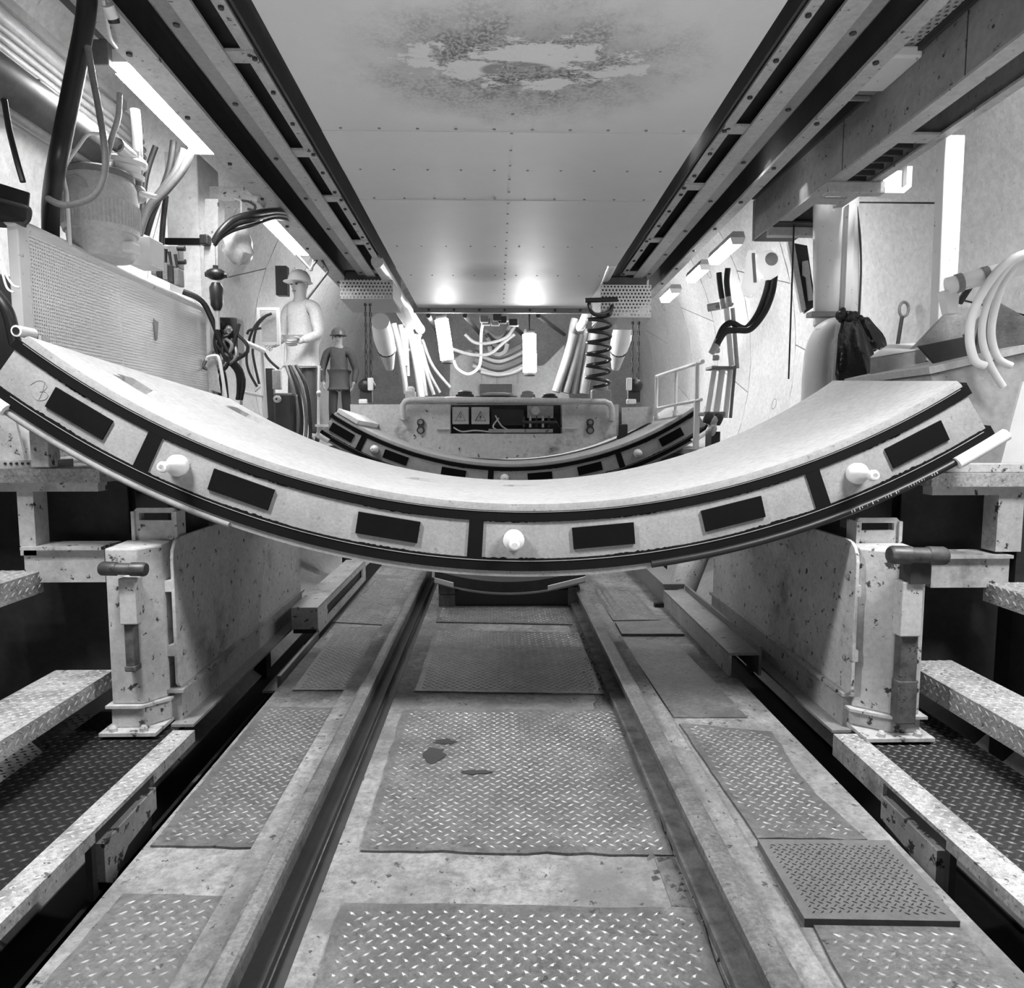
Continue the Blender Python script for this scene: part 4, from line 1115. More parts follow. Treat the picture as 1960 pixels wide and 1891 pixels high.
# dark tool case at the left edge
tcb = thing('tool_case', 'black tool case with a handle strap at the left edge', 'case', aY(20, 420, 2.7))
a, b = aY(-60, 345, 2.7), aY(66, 415, 2.7)
MB().hexa([(a.x, 2.66, b.z - 0.02), (b.x, 2.66, b.z - 0.03), (b.x + 0.01, 2.67, a.z - 0.05), (a.x, 2.67, a.z + 0.02)], [(a.x, 2.76, b.z - 0.02), (b.x - 0.07, 2.76, b.z - 0.03), (b.x - 0.06, 2.76, a.z - 0.05), (a.x, 2.76, a.z + 0.02)]).build('case_body', black_m, tcb, False, 0.006)
MB().tube(spline([aY(0, 383, 2.62), aY(35, 392, 2.6), aY(56, 400, 2.6), aY(55, 420, 2.62), aY(45, 430, 2.62)], 5), 0.007, 8).build('case_handle', dark_m, tcb, True)
single(MB().box(-2.35, -2.1, 2.4, 3.6, 1.1, 1.62), 'control_cabinet', dark_m, 'dark control cabinet low at the left edge behind the railing', 'cabinet', None, False, 0.01)
for i, (pts, lab) in enumerate((([(0, 470), (10, 520), (24, 545), (38, 550)], 'pale thin wire loop at the left edge beside the railing post'), ([(0, 500), (12, 548), (26, 560)], 'second pale thin wire loop at the left edge below the first'))):
    single(MB().tube(spline([aY(x, y, 2.5) for x, y in pts], 6), 0.004, 6), 'wire_loop', hosew_m, lab, 'wire', 'wire loops at the left edge', True)
single(MB().tube(spline([aY(-10, 560, 2.5), aY(16, 600, 2.5), aY(30, 660, 2.52)], 6), 0.02, 10), 'dark_hose', black_m, 'short dark hose curving down at the left edge below the railing top', 'hose', None, True)

# ================================================================ LEFT: PERFORATED RAILING PANEL
rl = thing('railing_panel', 'white perforated railing panel with tubular frame left of the segment', 'railing', (-1.76, 2.56, 0.82))
RX = -1.76
ta, tb = aX(24, 424, RX), aX(388, 590, RX)
ba = aX(52, 640, RX); y0 = ta.y; y1 = tb.y; zt = 1.695
MB().tube([(RX, y0 - 0.02, ta.z), (RX, y1, tb.z), (RX, y1 + 0.05, tb.z - 0.04), (RX, y1 + 0.06, tb.z - 0.12), (RX, y1 + 0.06, 0.83)], 0.021, 12).build('top_rail', white_m, rl, True)
MB().box(RX - 0.02, RX + 0.02, y0 - 0.005, y0 + 0.055, 0.82, ta.z + 0.01).build('railing_post', white_m, rl, False, 0.004)
ym = aX(228, 520, RX).y
MB().hexa([(RX - 0.002, y0 + 0.05, 0.85), (RX + 0.002, y0 + 0.05, 0.85), (RX + 0.002, y0 + 0.05, ta.z), (RX - 0.002, y0 + 0.05, ta.z)],
          [(RX - 0.002, ym - 0.004, 0.85), (RX + 0.002, ym - 0.004, 0.85), (RX + 0.002, ym - 0.004, (ta.z + tb.z) / 2), (RX - 0.002, ym - 0.004, (ta.z + tb.z) / 2)]).build('perforated_sheet', perf_m, rl)
MB().hexa([(RX - 0.006, ym + 0.004, 0.85), (RX - 0.002, ym + 0.004, 0.85), (RX - 0.002, ym + 0.004, (ta.z + tb.z) / 2), (RX - 0.006, ym + 0.004, (ta.z + tb.z) / 2)],
          [(RX - 0.006, y1 + 0.04, 0.85), (RX - 0.002, y1 + 0.04, 0.85), (RX - 0.002, y1 + 0.04, tb.z - 0.03), (RX - 0.006, y1 + 0.04, tb.z - 0.03)]).build('perforated_sheet', perf_m, rl)
MB().box(RX - 0.028, RX - 0.012, ym - 0.012, ym + 0.012, 0.83, 1.66).build('railing_stay', grey_m, rl)
MB().hexa([(RX - 0.034, y0 + 0.06, 0.85), (RX - 0.031, y0 + 0.06, 0.85), (RX - 0.031, y0 + 0.06, ta.z - 0.02), (RX - 0.034, y0 + 0.06, ta.z - 0.02)],
          [(RX - 0.034, y1, 0.85), (RX - 0.031, y1, 0.85), (RX - 0.031, y1, tb.z - 0.04), (RX - 0.034, y1, tb.z - 0.04)]).build('backing_sheet', mid_m, rl)
c = aX(298, 630, RX + 0.003)
MB().prism([(c.x, c.y - 0.02, c.z + 0.05), (c.x, c.y + 0.03, c.z + 0.04), (c.x, c.y + 0.01, c.z - 0.05), (c.x, c.y - 0.01, c.z - 0.06)], (0.002, 0, 0)).build('torn_sticker', mid_m, rl)
c = aY(31, 633, 2.42)
st = thing('tube_stub', 'short open white tube stub at the left end of the near segment', 'tube', c)
MB().tube([c + Vector((0.0, 0.0, 0)), c + Vector((0.003, 0.08, 0))], 0.019, 14).build('tube_body', white_m, st, True)
MB().lathe([(0.012, 0), (0.012, 0.002)], c + Vector((0, -0.003, 0)), (0, 1, 0), 12).build('tube_bore', black_m, st)
MB().box(c.x - 0.03, c.x + 0.03, 2.5, 2.55, 0.83, c.z - 0.005).build('tube_bracket', paint_m, st)
# gusset plate standing on the left platform below the segment end
gp = thing('gusset_stand', 'white speckled gusset stand on the left platform under the segment end', 'stand', (-1.75, 2.5, 0.82))
q = [aY(x, y, 2.62) for x, y in ((-40, 770), (28, 800), (48, 882), (-60, 882))]
MB().prism([(p.x, 2.62, max(p.z, 0.822)) for p in q], (0, 0.012, 0)).build('gusset_plate', paint_m, gp)
q0, q1 = aY(-60, 868, 2.60), aY(103, 890, 2.60)
MB().box(q0.x, q1.x, 2.58, 2.72, 0.82, 0.85).build('stand_foot', paint_m, gp)
q0, q1 = aY(72, 838, 2.66), aY(102, 868, 2.66)
MB().box(q0.x, q1.x, 2.66, 2.70, 0.85, q0.z).build('stand_block', paint_m, gp)
bt = MB()
for k in range(8): bt.lathe([(0.005, 0), (0.005, 0.004)], (aY(10 + 11 * k, 878, 2.58).x, 2.58, 0.838), (0, -1, 0), 6)
bt.build('stand_bolts', dark_m, gp)['kind'] = 'stuff'

# ================================================================ LEFT MIDDLE: columns, hoses, valves, railing
def slab(name, label, cat, pix, Y, th, m, group=None, bevel=0.003):
    q = [aY(x, y, Y) for x, y in pix]
    return single(MB().prism([(p.x, Y, p.z) for p in q], (0, th, 0)), name, m, label, cat, group, False, bevel)


cp = thing('cabinet_column', 'tall pale cabinet column with a dark band behind the water jug', 'cabinet', aY(350, 560, 4.6))
q0, q1 = aY(316, 350, 4.6), aY(388, 600, 4.6)
MB().box(q0.x, q1.x, 4.6, 4.95, 0.82, aY(350, 290, 4.6).z).build('column_body', lining_m, cp, False, 0.008)
b0, b1 = aY(316, 455, 4.59), aY(387, 468, 4.59)
MB().box(b0.x - 0.004, b1.x + 0.004, 4.592, 4.60, b1.z, b0.z).build('dark_band', rubber_m, cp)
cn = thing('gantry_column', 'white gantry column with a label holder right of the cabinet column', 'column', aY(405, 560, 4.5))
q0, q1 = aY(388, 385, 4.5), aY(416, 600, 4.5)
MB().prism([(aY(392, 380, 4.5).x, 4.5, aY(392, 380, 4.5).z), (aY(418, 380, 4.5).x, 4.5, aY(418, 380, 4.5).z), (aY(404, 620, 4.5).x, 4.5, 0.82), (aY(372, 620, 4.5).x, 4.5, 0.82)], (0, 0.10, 0)).build('column_body', beam_m, cn, False, 0.004)
q0, q1 = aY(392, 468, 4.49), aY(413, 520, 4.49)
MB().box(q0.x, q1.x, 4.488, 4.50, q1.z, q0.z).build('label_holder', plastg_m, cn)
q0, q1 = aY(384, 450, 4.47), aY(402, 470, 4.47)
MB().box(q0.x, q1.x, 4.44, 4.50, q1.z, q0.z).build('dark_latch', black_m, cn, False, 0.01)
slab('gantry_lintel', 'pale cross beam under the gantry above the black cable bunch', 'beam', [(400, 356), (500, 358), (492, 386), (402, 384)], 4.7, 0.15, paint_m)
q = aY(417, 402, 4.6)
tag(rebase(MB().box(q.x - 0.02, q.x + 0.02, 4.6, 4.66, q.z - 0.03, q.z + 0.03).build('small_box', black_m, None, False, 0.004)), 'tiny black switch box on the column below the cross beam', 'box')
hk = MB().tube(spline([aY(462, 384, 4.6), aY(476, 386, 4.6), aY(488, 394, 4.6), aY(486, 402, 4.6), aY(474, 400, 4.6)], 6), 0.008, 8)
single(hk, 'steel_hook', dark_m, 'small dark hook hanging from the cross beam', 'hook', None, True)
ck = MB().tube([aY(449, 380, 4.6), aY(462, 384, 4.6), aY(463, 450, 4.6)], 0.008, 8)
single(ck, 'hanging_pipe', pipe_m, 'thin pale pipe dropping from the cross beam to the clear bag', 'pipe', None, True)
bag2 = MB()
cb = aY(456, 470, 4.55); rnd = random.Random(4); prof = []
bag2.lathe([(0.02, 0.14), (0.05, 0.11), (0.085, 0.03), (0.09, -0.04), (0.06, -0.09), (0.02, -0.11)], cb, (0.1, 0, 1), 14)
for v in bag2.v: v += Vector((rnd.uniform(-0.012, 0.012), rnd.uniform(-0.012, 0.012), rnd.uniform(-0.012, 0.012)))
clear_m = mat('cloudy plastic', 0.62, 0.3, var=0.1)
single(bag2, 'plastic_bag', clear_m, 'crumpled cloudy plastic bag hanging from a pale pipe on the left', 'bag', 'plastic bags', True)

for i, (dy, r, m) in enumerate(((0, 0.022, black_m), (9, 0.018, black_m), (20, 0.010, black_m))):
    pts = [aY(410, 464 + dy * 0.3, 4.35), aY(424, 442 + dy * 0.6, 4.35), aY(450, 420 + dy, 4.4), aY(490, 409 + dy, 4.5), aY(525, 404 + dy * 0.7, 4.8), aY(552, 408 + dy * 0.7, 5.2)]
    single(MB().tube(spline(pts, 7), r, 10), 'black_cable', m, ['thick black cable arching in front of the second lamp, uppermost of three', 'thick black cable arching under the uppermost one by the second lamp', 'thin black cable lowest of the three by the second lamp'][i], 'cable', 'black cables by the second lamp', True)
for i, (pts, r, m, lab) in enumerate((
        ([(368, 285), (350, 325), (318, 365), (285, 400), (268, 445), (262, 470)], 0.020, mat('hose mid', 0.09, 0.5), 'grey hose sweeping down right of the water jug, outermost'),
        ([(352, 285), (335, 330), (305, 370), (280, 405), (270, 440)], 0.020, mat('hose mid', 0.09, 0.5), 'pale hose sweeping down right of the water jug'),
        ([(332, 270), (325, 320), (310, 365), (292, 410), (280, 450)], 0.018, dark_m, 'dark hose sweeping down right of the water jug'),
        ([(298, 280), (284, 320), (276, 360), (272, 420)], 0.016, dark_m, 'dark thin hose falling straight behind the valve lever'),
        ([(318, 375), (312, 430), (310, 480), (318, 530)], 0.016, black_m, 'black vertical hose in front of the cabinet column'))):
    single(MB().tube(spline([aY(x, y, 4.1 + 0.06 * i) for x, y in pts], 7), r, 10), 'service_hose', m, lab, 'hose', 'hoses right of the water jug', True)

va = thing('control_valves', 'dark cluster of control valves with levers on the railing behind the jug', 'valves', aY(322, 540, 3.9))
rnd = random.Random(11)
for i in range(5):
    q = aY(296 + i * 11, 505 + i * 5, 3.9)
    MB().box(q.x - 0.013, q.x + 0.013, 3.88, 3.95, q.z - 0.06, q.z + 0.03).build('valve_body', dark_m if i % 2 else mid_m, va, False, 0.004)
    MB().tube([q + Vector((0, 0, 0.03)), q + Vector((rnd.uniform(-0.015, 0.015), -0.02, 0.10))], [0.006, 0.009], 8).build('valve_lever', black_m, va, True)
q = aY(322, 490, 3.92)
MB().box(q.x - 0.05, q.x + 0.05, 3.93, 4.0, q.z - 0.06, q.z + 0.06).build('valve_block', mid_m, va, False, 0.006)
MB().tube([q + Vector((0.05, 0, 0.04)), q + Vector((0.09, 0, 0.04))], 0.014, 10).tube([q + Vector((0.05, 0, -0.03)), q + Vector((0.09, 0, -0.03))], 0.014, 10).build('valve_port', dark_m, va, True)

bl = thing('ball_joystick', 'black upright valve with a star-shaped head behind the railing end', 'valve', aY(413, 600, 4.3))
q = aY(413, 525, 4.3)
MB().ball(q, 0.06, 0.05, 0.035, 10, 6).build('valve_head', black_m, bl, True)
for dx, dz in ((-0.06, 0.0), (0.07, -0.005), (0.0, 0.05)):
    MB().tube([q, q + Vector((dx, 0, dz))], 0.016, 8).build('valve_port', black_m, bl, True)
MB().lathe([(0.018, 0), (0.035, 0.03), (0.04, 0.13), (0.025, 0.16)], q + Vector((0, 0, -0.21)), (0, 0, 1), 14).build('valve_stem', black_m, bl, True)
MB().tube([q + Vector((0, 0, -0.2)), q + Vector((-0.0, 0, -0.32))], 0.014, 8).build('valve_rod', plastg_m, bl, True)

mf = thing('hose_manifold', 'tangled black hydraulic manifold with many hoses beside the railing end', 'manifold', aY(430, 740, 4.45))
q = aY(438, 640, 4.45)
MB().box(q.x - 0.06, q.x + 0.06, 4.42, 4.55, q.z - 0.12, q.z + 0.10).build('manifold_block', dark_m, mf, False, 0.01)
rnd = random.Random(21)
for i in range(7):
    c = aY(412 + rnd.uniform(0, 42), 620 + rnd.uniform(0, 110), 4.40)
    MB().lathe([(0.018, 0), (0.022, 0.01), (0.022, 0.03), (0.014, 0.045)], c, (rnd.uniform(-1, 1), -1, rnd.uniform(-1, 1)), 8).build('fitting', (chrome_m, dark_m, plast_m)[i % 3], mf, True)
for i in range(11):
    x0 = 408 + 5 * i; x1 = 402 + rnd.uniform(0, 60)
    pts = [aY(x0, 625 + rnd.uniform(-12, 60), 4.38), aY(x0 + rnd.uniform(-25, 25), 665 + rnd.uniform(-10, 40), 4.34), aY(x1 + rnd.uniform(-6, 6), 715, 4.38), aY(x1, 765, 4.42)]
    MB().tube(spline(pts, 5), 0.011, 8).build('manifold_hose', black_m if i % 4 else hoseg_m, mf, True)
MB().tube(spline([aY(350, 558, 4.2), aY(385, 575, 4.25), aY(405, 610, 4.3), aY(425, 660, 4.35), aY(440, 690, 4.4)], 7), 0.017, 10).build('manifold_hose', black_m, mf, True)
gd = thing('hose_guard', 'pale bent guard plate with rounded top at the end of the perforated railing', 'guard', aY(410, 745, 4.25))
pts = [aY(396, 690, 4.25), aY(398, 684, 4.25), aY(412, 681, 4.25), aY(419, 686, 4.25), aY(424, 710, 4.25), aY(432, 760, 4.25)]
MB().tube(spline(pts, 5), 0.010, 8).build('guard_frame', plast_m, gd, True)
q = [aY(x, y, 4.27) for x, y in ((396, 690), (408, 686), (414, 700), (422, 752), (400, 745))]
MB().prism(q, (0, 0.006, 0)).build('guard_sheet', pipe_m, gd)

rw = thing('white_handrail', 'white tubular handrail with a mid bar left of the pale-shirted person', 'railing', aY(495, 790, 5.2))
P = lambda x, y, Y: aY(x, y, Y)
MB().tube([P(468, 655, 4.75), P(504, 671, 5.3)], 0.018, 10).build('rail_bar', white_m, rw, True)
MB().tube([P(500, 672, 5.3), P(508, 800, 5.3)], 0.020, 10).build('rail_post', white_m, rw, True)
MB().tube([P(456, 748, 4.75), P(502, 758, 5.3)], 0.013, 10).build('rail_bar', white_m, rw, True)
MB().tube([P(459, 650, 4.75), P(462, 775, 4.75)], 0.010, 8).build('rail_post', pipe_m, rw, True)

sg = thing('sign_frame', 'white rectangular frame around a grey panel left of the pale-shirted person', 'frame', aY(512, 662, 5.5))
a, b = aY(491, 588, 5.5), aY(536, 660, 5.5)
fw = 0.022
f = MB().box(a.x, b.x, 5.5, 5.52, a.z - fw, a.z).box(a.x, b.x, 5.5, 5.52, b.z, b.z + fw).box(a.x, a.x + fw, 5.5, 5.52, b.z + fw, a.z - fw).box(b.x - fw, b.x, 5.5, 5.52, b.z + fw, a.z - fw)
f.build('frame_bars', white_m, sg)
MB().box(a.x + fw, b.x - fw, 5.535, 5.545, b.z + fw, a.z - fw).build('frame_panel', plastg_m, sg)
for i, pts in enumerate(([(520, 600), (498, 612), (480, 640), (472, 680), (476, 710), (492, 740)], [(512, 602), (492, 625), (484, 665), (486, 690), (496, 735)], [(500, 628), (478, 632), (473, 640)], [(504, 672), (516, 690), (534, 706)])):
    single(MB().tube(spline([aY(x, y, 5.46) for x, y in pts], 6), 0.010, 8), 'black_cable', black_m,
           ['black cable looping widest behind the white square frame', 'black cable looping tighter behind the white square frame', 'short black cable tail left of the white square frame', 'black cable sagging right from the white handrail top'][i], 'cable', 'cables behind the white square frame', True)
mc = thing('pump_unit', 'dark pump unit with a round gauge at the feet of the pale-shirted person', 'pump', aY(545, 850, 5.6))
a, b = aY(508, 705, 5.7), aY(525, 800, 5.7)
MB().box(a.x, b.x, 5.7, 5.75, 0.82, a.z).build('pump_panel', dark_m, mc)
a, b = aY(522, 752, 5.6), aY(562, 850, 5.6)
MB().box(a.x, b.x, 5.6, 5.9, 0.82, a.z).build('pump_body', dark_m, mc, False, 0.02)
c = aY(532, 764, 5.58)
MB().lathe([(0.028, 0), (0.028, 0.03), (0.022, 0.035)], c, (0, -1, 0), 16).build('gauge', pipe_m, mc, True)
MB().lathe([(0.009, 0), (0.009, 0.004)], c + Vector((0, -0.036, 0)), (0, -1, 0), 10).build('gauge_hub', dark_m, mc)
a, b = aY(520, 708, 5.65), aY(537, 745, 5.65)
MB().box(a.x, b.x, 5.65, 5.7, b.z, a.z).build('pump_box', plastg_m, mc, False, 0.006)
for i in range(4):
    pts = [aY(548 + 6 * i, 700, 5.75), aY(560 + 9 * i, 740, 5.7), aY(570 + 8 * i, 800, 5.7), aY(566 + 9 * i, 850, 5.7)]
    MB().tube(spline(pts, 5), 0.014, 8).build('pump_hose', dark_m if i % 2 else hoseg_m, mc, True)
pb = thing('side_post', 'thin white post with a foot bracket between the two people', 'post', aY(611, 838, 6.0))
MB().tube([aY(611, 700, 6.0), aY(609, 838, 6.0)], 0.012, 8).build('post_tube', white_m, pb, True)
MB().ball(aY(610, 752, 5.99), 0.02).build('post_knob', white_m, pb, True)
a, b = aY(604, 812, 5.98), aY(630, 817, 5.98)
MB().box(a.x, b.x, 5.96, 6.02, b.z, a.z).build('foot_bar', white_m, pb)
# hoses and truss behind the person near the second lamp
tr_ = thing('lattice_brace', 'dark lattice brace under the left gantry near the second lamp', 'brace', aY(600, 520, 6.2))
for a, b in (((592, 518), (612, 490)), ((612, 490), (628, 520)), ((628, 520), (588, 572)), ((560, 478), (596, 518)), ((596, 518), (606, 478))):
    MB().tube([aY(*a, 6.2), aY(*b, 6.2)], 0.011, 8).build('brace_bar', dark_m, tr_, True)
a, b = aY(526, 508, 7.6), aY(550, 565, 7.6)
tag(rebase(MB().box(a.x, b.x, 7.6, 7.7, b.z, a.z).build('gantry_box', mat('wall box grey', 0.06, 0.5), None, False, 0.008)), 'grey wall box left of the pale hard hat', 'box')

# ================================================================ PEOPLE
def skin_mesh(name, verts, edges, radii, m, parent, root=0, sub=2):
    off = WL[parent]
    me = bpy.data.meshes.new(name)
    me.from_pydata([tuple(Vector(v)) for v in verts], edges, [])
    o = bpy.data.objects.new(name, me); COL.objects.link(o); o.parent = parent; WL[o] = off.copy()
    md = o.modifiers.new('Skin', 'SKIN'); md.use_smooth_shade = True
    sv = me.skin_vertices[0].data
    for i, r in enumerate(radii):
        sv[i].radius = (r, r) if not hasattr(r, '__len__') else r
        sv[i].use_root = (i == root)
    s = o.modifiers.new('Sub', 'SUBSURF'); s.levels = sub; s.render_levels = sub
    me.materials.append(m)
    return o


def person(label, base, h, face, top_m, hatm, arms, scale_w=1.0):
    """standing figure; local frame: x right of the figure, -y the way it faces, turned by face"""
    t = thing('person', label, 'person', base)
    k = h / 1.75
    J = {'pelvis': (0, 0, 0.95), 'waist': (0, 0, 1.10), 'chest': (0, -0.01, 1.28), 'neck0': (0, 0, 1.44), 'neck1': (0, -0.01, 1.51), 'head0': (0, -0.02, 1.58), 'head1': (0, -0.02, 1.68)}
    V = []; R = []; E = []; ix = {}
    rot = Matrix.Rotation(face, 3, 'Z')

    def add(n, p, r, par=None):
        ix[n] = len(V); V.append(rot @ (Vector(p) * k)); R.append(r * k if not hasattr(r, '__len__') else (r[0] * k, r[1] * k))
        if par: E.append((ix[par], ix[n]))
    add('pelvis', J['pelvis'], 0.125)
    add('waist', J['waist'], 0.115, 'pelvis'); add('chest', J['chest'], 0.135, 'waist'); add('neck0', J['neck0'], 0.075, 'chest')
    add('neck1', J['neck1'], 0.052, 'neck0'); add('head0', J['head0'], 0.078, 'neck1'); add('head1', J['head1'], 0.085, 'head0')
    for s in (-1, 1):
        n = 'L' if s < 0 else 'R'
        add('hip' + n, (s * 0.09, 0, 0.88), 0.085, 'pelvis'); add('knee' + n, (s * 0.11, -0.02, 0.50), 0.058, 'hip' + n)
        add('calf' + n, (s * 0.115, 0.01, 0.36), 0.056, 'knee' + n); add('ank' + n, (s * 0.12, 0.02, 0.09), 0.038, 'calf' + n); add('toe' + n, (s * 0.135, -0.13, 0.04), 0.036, 'ank' + n)
        el, wr = arms[0 if s < 0 else 1]
        add('sh' + n, (s * 0.185, 0, 1.40), 0.062, 'neck0'); add('el' + n, el, 0.042, 'sh' + n); add('wr' + n, wr, 0.027, 'el' + n)
        d = (Vector(wr) - Vector(el)).normalized(); add('palm' + n, Vector(wr) + d * 0.055, (0.040, 0.018), 'wr' + n)
    body = skin_mesh('body', V, E, R, skin_m, t)
    # hands: five separate fingers rooted in the palm, each a short bent chain
    for s in (-1, 1):
        n = 'L' if s < 0 else 'R'
        el, wr = arms[0 if s < 0 else 1]; d = (Vector(wr) - Vector(el)).normalized()
        side = Vector((0, 1, 0)) - d * d.y; side.normalize(); inn = d.cross(side) * -s
        hv = []; he = []; hr = []
        palm = Vector(wr) + d * 0.055
        for fi, (o_, ln) in enumerate(((-0.030, 0.070), (-0.010, 0.080), (0.010, 0.076), (0.028, 0.060))):
            b0 = palm + side * o_; i0 = len(hv)
            hv += [b0, b0 + d * 0.035, b0 + d * (0.035 + ln * 0.5) + inn * 0.012, b0 + d * (0.035 + ln * 0.85) + inn * 0.035]; he += [(i0, i0 + 1), (i0 + 1, i0 + 2), (i0 + 2, i0 + 3)]; hr += [0.010, 0.010, 0.009, 0.008]
        i0 = len(hv); b0 = palm - d * 0.02 - side * 0.03
        hv += [b0, b0 - side * 0.025 + d * 0.02, b0 - side * 0.035 + d * 0.055 + inn * 0.012]; he += [(i0, i0 + 1), (i0 + 1, i0 + 2)]; hr += [0.012, 0.011, 0.009]
        m = MB()
        for a, b in he: m.tube([rot @ (hv[a] * k) + Vector(base), rot @ (hv[b] * k) + Vector(base)], [hr[a] * k, hr[b] * k], 8)
        m.build('fingers', skin_m, body, True)
    # clothes follow the same joints, a little wider
    def sub_skel(keys, edges, radii, m, name, root=0):
        return skin_mesh(name, [V[ix[q]] for q in keys], edges, [r * k if not hasattr(r, '__len__') else (r[0] * k, r[1] * k) for r in radii], m, t, root)
    ix['hem'] = len(V); V.append(rot @ (Vector((0, 0, 0.80)) * k))
    sub_skel(['pelvis', 'waist', 'chest', 'neck0', 'shL', 'elL', 'wrL', 'shR', 'elR', 'wrR', 'hem'], [(0, 1), (1, 2), (2, 3), (3, 4), (4, 5), (5, 6), (3, 7), (7, 8), (8, 9), (0, 10)],
             [0.165, 0.135, 0.158, 0.085, 0.078, 0.058, 0.042, 0.078, 0.058, 0.042, 0.175], top_m, 'jacket')
    sub_skel(['pelvis', 'hipL', 'kneeL', 'calfL', 'ankL', 'hipR', 'kneeR', 'calfR', 'ankR'], [(0, 1), (1, 2), (2, 3), (3, 4), (0, 5), (5, 6), (6, 7), (7, 8)],
             [0.10, 0.086, 0.074, 0.07, 0.058, 0.086, 0.074, 0.07, 0.058], trou_m, 'trousers')
    for n in 'LR':
        a, b = V[ix['ank' + n]], V[ix['toe' + n]]
        m = MB(); bb = Vector(base)
        m.ball(bb + Vector((a.x, a.y, 0.045 * k)), 0.052 * k, 0.06 * k, 0.045 * k).ball(bb + (a + b) / 2 * 1 + Vector((0, 0, -((a + b) / 2).z + 0.04 * k)), 0.05 * k, 0.075 * k, 0.04 * k).ball(bb + Vector((b.x, b.y, 0.035 * k)), 0.048 * k, 0.05 * k, 0.035 * k)
        m.build('boot', boot_m, t, True)
    B = Vector(base)
    def L(p): return B + rot @ (Vector(p) * k)
    hd = Vector((0, -0.02, 1.63))
    MB().ball(L((0, -0.118, 1.61)), 0.013 * k, 0.02 * k, 0.022 * k, 8, 6).build('nose', skin_m, body, True)
    for s in (-1, 1):
        MB().ball(L((s * 0.034, -0.098, 1.638)), 0.013 * k, 0.010 * k, 0.008 * k, 8, 6).build('eye', black_m, body, True)
        MB().ball(L((s * 0.092, -0.01, 1.63)), 0.012 * k, 0.022 * k, 0.032 * k, 8, 6).build('ear', skin_m, body, True)
    MB().tube([L((-0.024, -0.1, 1.572)), L((0, -0.106, 1.57)), L((0.024, -0.1, 1.572))], 0.006 * k, 6).build('mouth', mid_m, body, True)
    hat = MB(); c = L((0, -0.02, 1.668))
    hat.lathe([(0.118 * k, 0), (0.116 * k, 0.03 * k), (0.105 * k, 0.07 * k), (0.075 * k, 0.11 * k), (0.03 * k, 0.128 * k), (0.005 * k, 0.13 * k)], c, (0, 0, 1), 24)
    hat.build('hard_hat', hatm, t, True)
    br = MB(); q = []
    for i in range(25):
        a = 2 * PI * i / 24; e = 0.018 + 0.045 * max(0, -math.sin(a)) ** 2
        q.append((a, 0.117 + e))
    vs = []; fs = []
    for a, r in q[:-1]:
        vs += [L((0.117 * math.cos(a), -0.02 + 0.117 * math.sin(a), 1.674)), L((r * math.cos(a), -0.02 + r * math.sin(a), 1.668)), L((r * math.cos(a), -0.02 + r * math.sin(a), 1.663)), L((0.112 * math.cos(a), -0.02 + 0.112 * math.sin(a), 1.665))]
    for i in range(24):
        for e in range(4): fs.append((i * 4 + e, i * 4 + (e + 1) % 4, ((i + 1) % 24) * 4 + (e + 1) % 4, ((i + 1) % 24) * 4 + e))
    br.add(vs, fs).build('hat_brim', hatm, t, True)
    return t


person('person in a pale work shirt and white hard hat standing on the left platform', (aY(580, 700, 7.0).x, 7.0, 0.82), 1.62, -0.5, shirt_m, hat_m,
       (((-0.26, -0.02, 1.12), (-0.20, -0.22, 1.02)), ((0.27, -0.04, 1.12), (0.22, -0.24, 1.04))))
person('person in a dark jacket and dark hard hat standing farther back on the left platform', (aY(649, 700, 10.2).x, 10.2, 0.82), 1.53, 0.1, dshirt_m, dhat_m,
       (((-0.27, 0.02, 1.12), (-0.24, -0.12, 0.90)), ((0.27, 0.02, 1.12), (0.24, -0.12, 0.90))))

# ================================================================ HOISTS, CHAIN BINS AND THE LIFTING BEAM
lb = thing('lifting_beam', 'pale arched lifting beam with a tube rail and open electrics bay above the far segment', 'beam', aY(950, 880, 6.75))
YB = 6.75
def bp(x, y): return aY(x, y, YB)


arcp = [(672, 808), (740, 838), (810, 862), (862, 873), (950, 879), (1030, 875), (1076, 868), (1120, 856), (1180, 835), (1250, 806)]
lm = mat('lifting beam paint', 0.52, 0.55, var=0.15, scale=3, speck=0.22, speck_scale=16, dirt=0.3, dirt_scale=3)
m = MB()
m.prism([bp(670, 774), bp(862, 774)] + [bp(*arcp[i]) for i in (3, 2, 1, 0)], (0, 0.25, 0))
m.prism([bp(1076, 774), bp(1184, 774)] + [bp(1184, 833)] + [bp(*arcp[i]) for i in (7, 6)], (0, 0.25, 0))
m.prism([bp(862, 830), bp(1076, 830)] + [bp(*arcp[i]) for i in (6, 5, 4, 3)], (0, 0.25, 0))
m.build('beam_plate', lm, lb)
MB().prism([bp(1190, 780), bp(1250, 778), bp(1250, 806), bp(1190, 832)], (0, 0.25, 0)).build('end_block', lm, lb)
a, b = bp(862, 774), bp(1076, 830)
MB().box(a.x, b.x, YB + 0.16, YB + 0.2, b.z, a.z).build('bay_back', dark_m, lb)
tb_ = [aY(771, 800, YB - 0.08), aY(771, 776, YB - 0.08), aY(776, 768, YB - 0.08), aY(786, 765, YB - 0.08), aY(960, 766, YB - 0.08), aY(1158, 769, YB - 0.08), aY(1167, 773, YB - 0.08), aY(1171, 782, YB - 0.08), aY(1172, 802, YB - 0.08)]
MB().tube([tb_[0] + Vector((0, 0.08, 0))] + tb_ + [tb_[-1] + Vector((0, 0.08, 0))], 0.028, 12).build('tube_rail', pipe_m, lb, True)
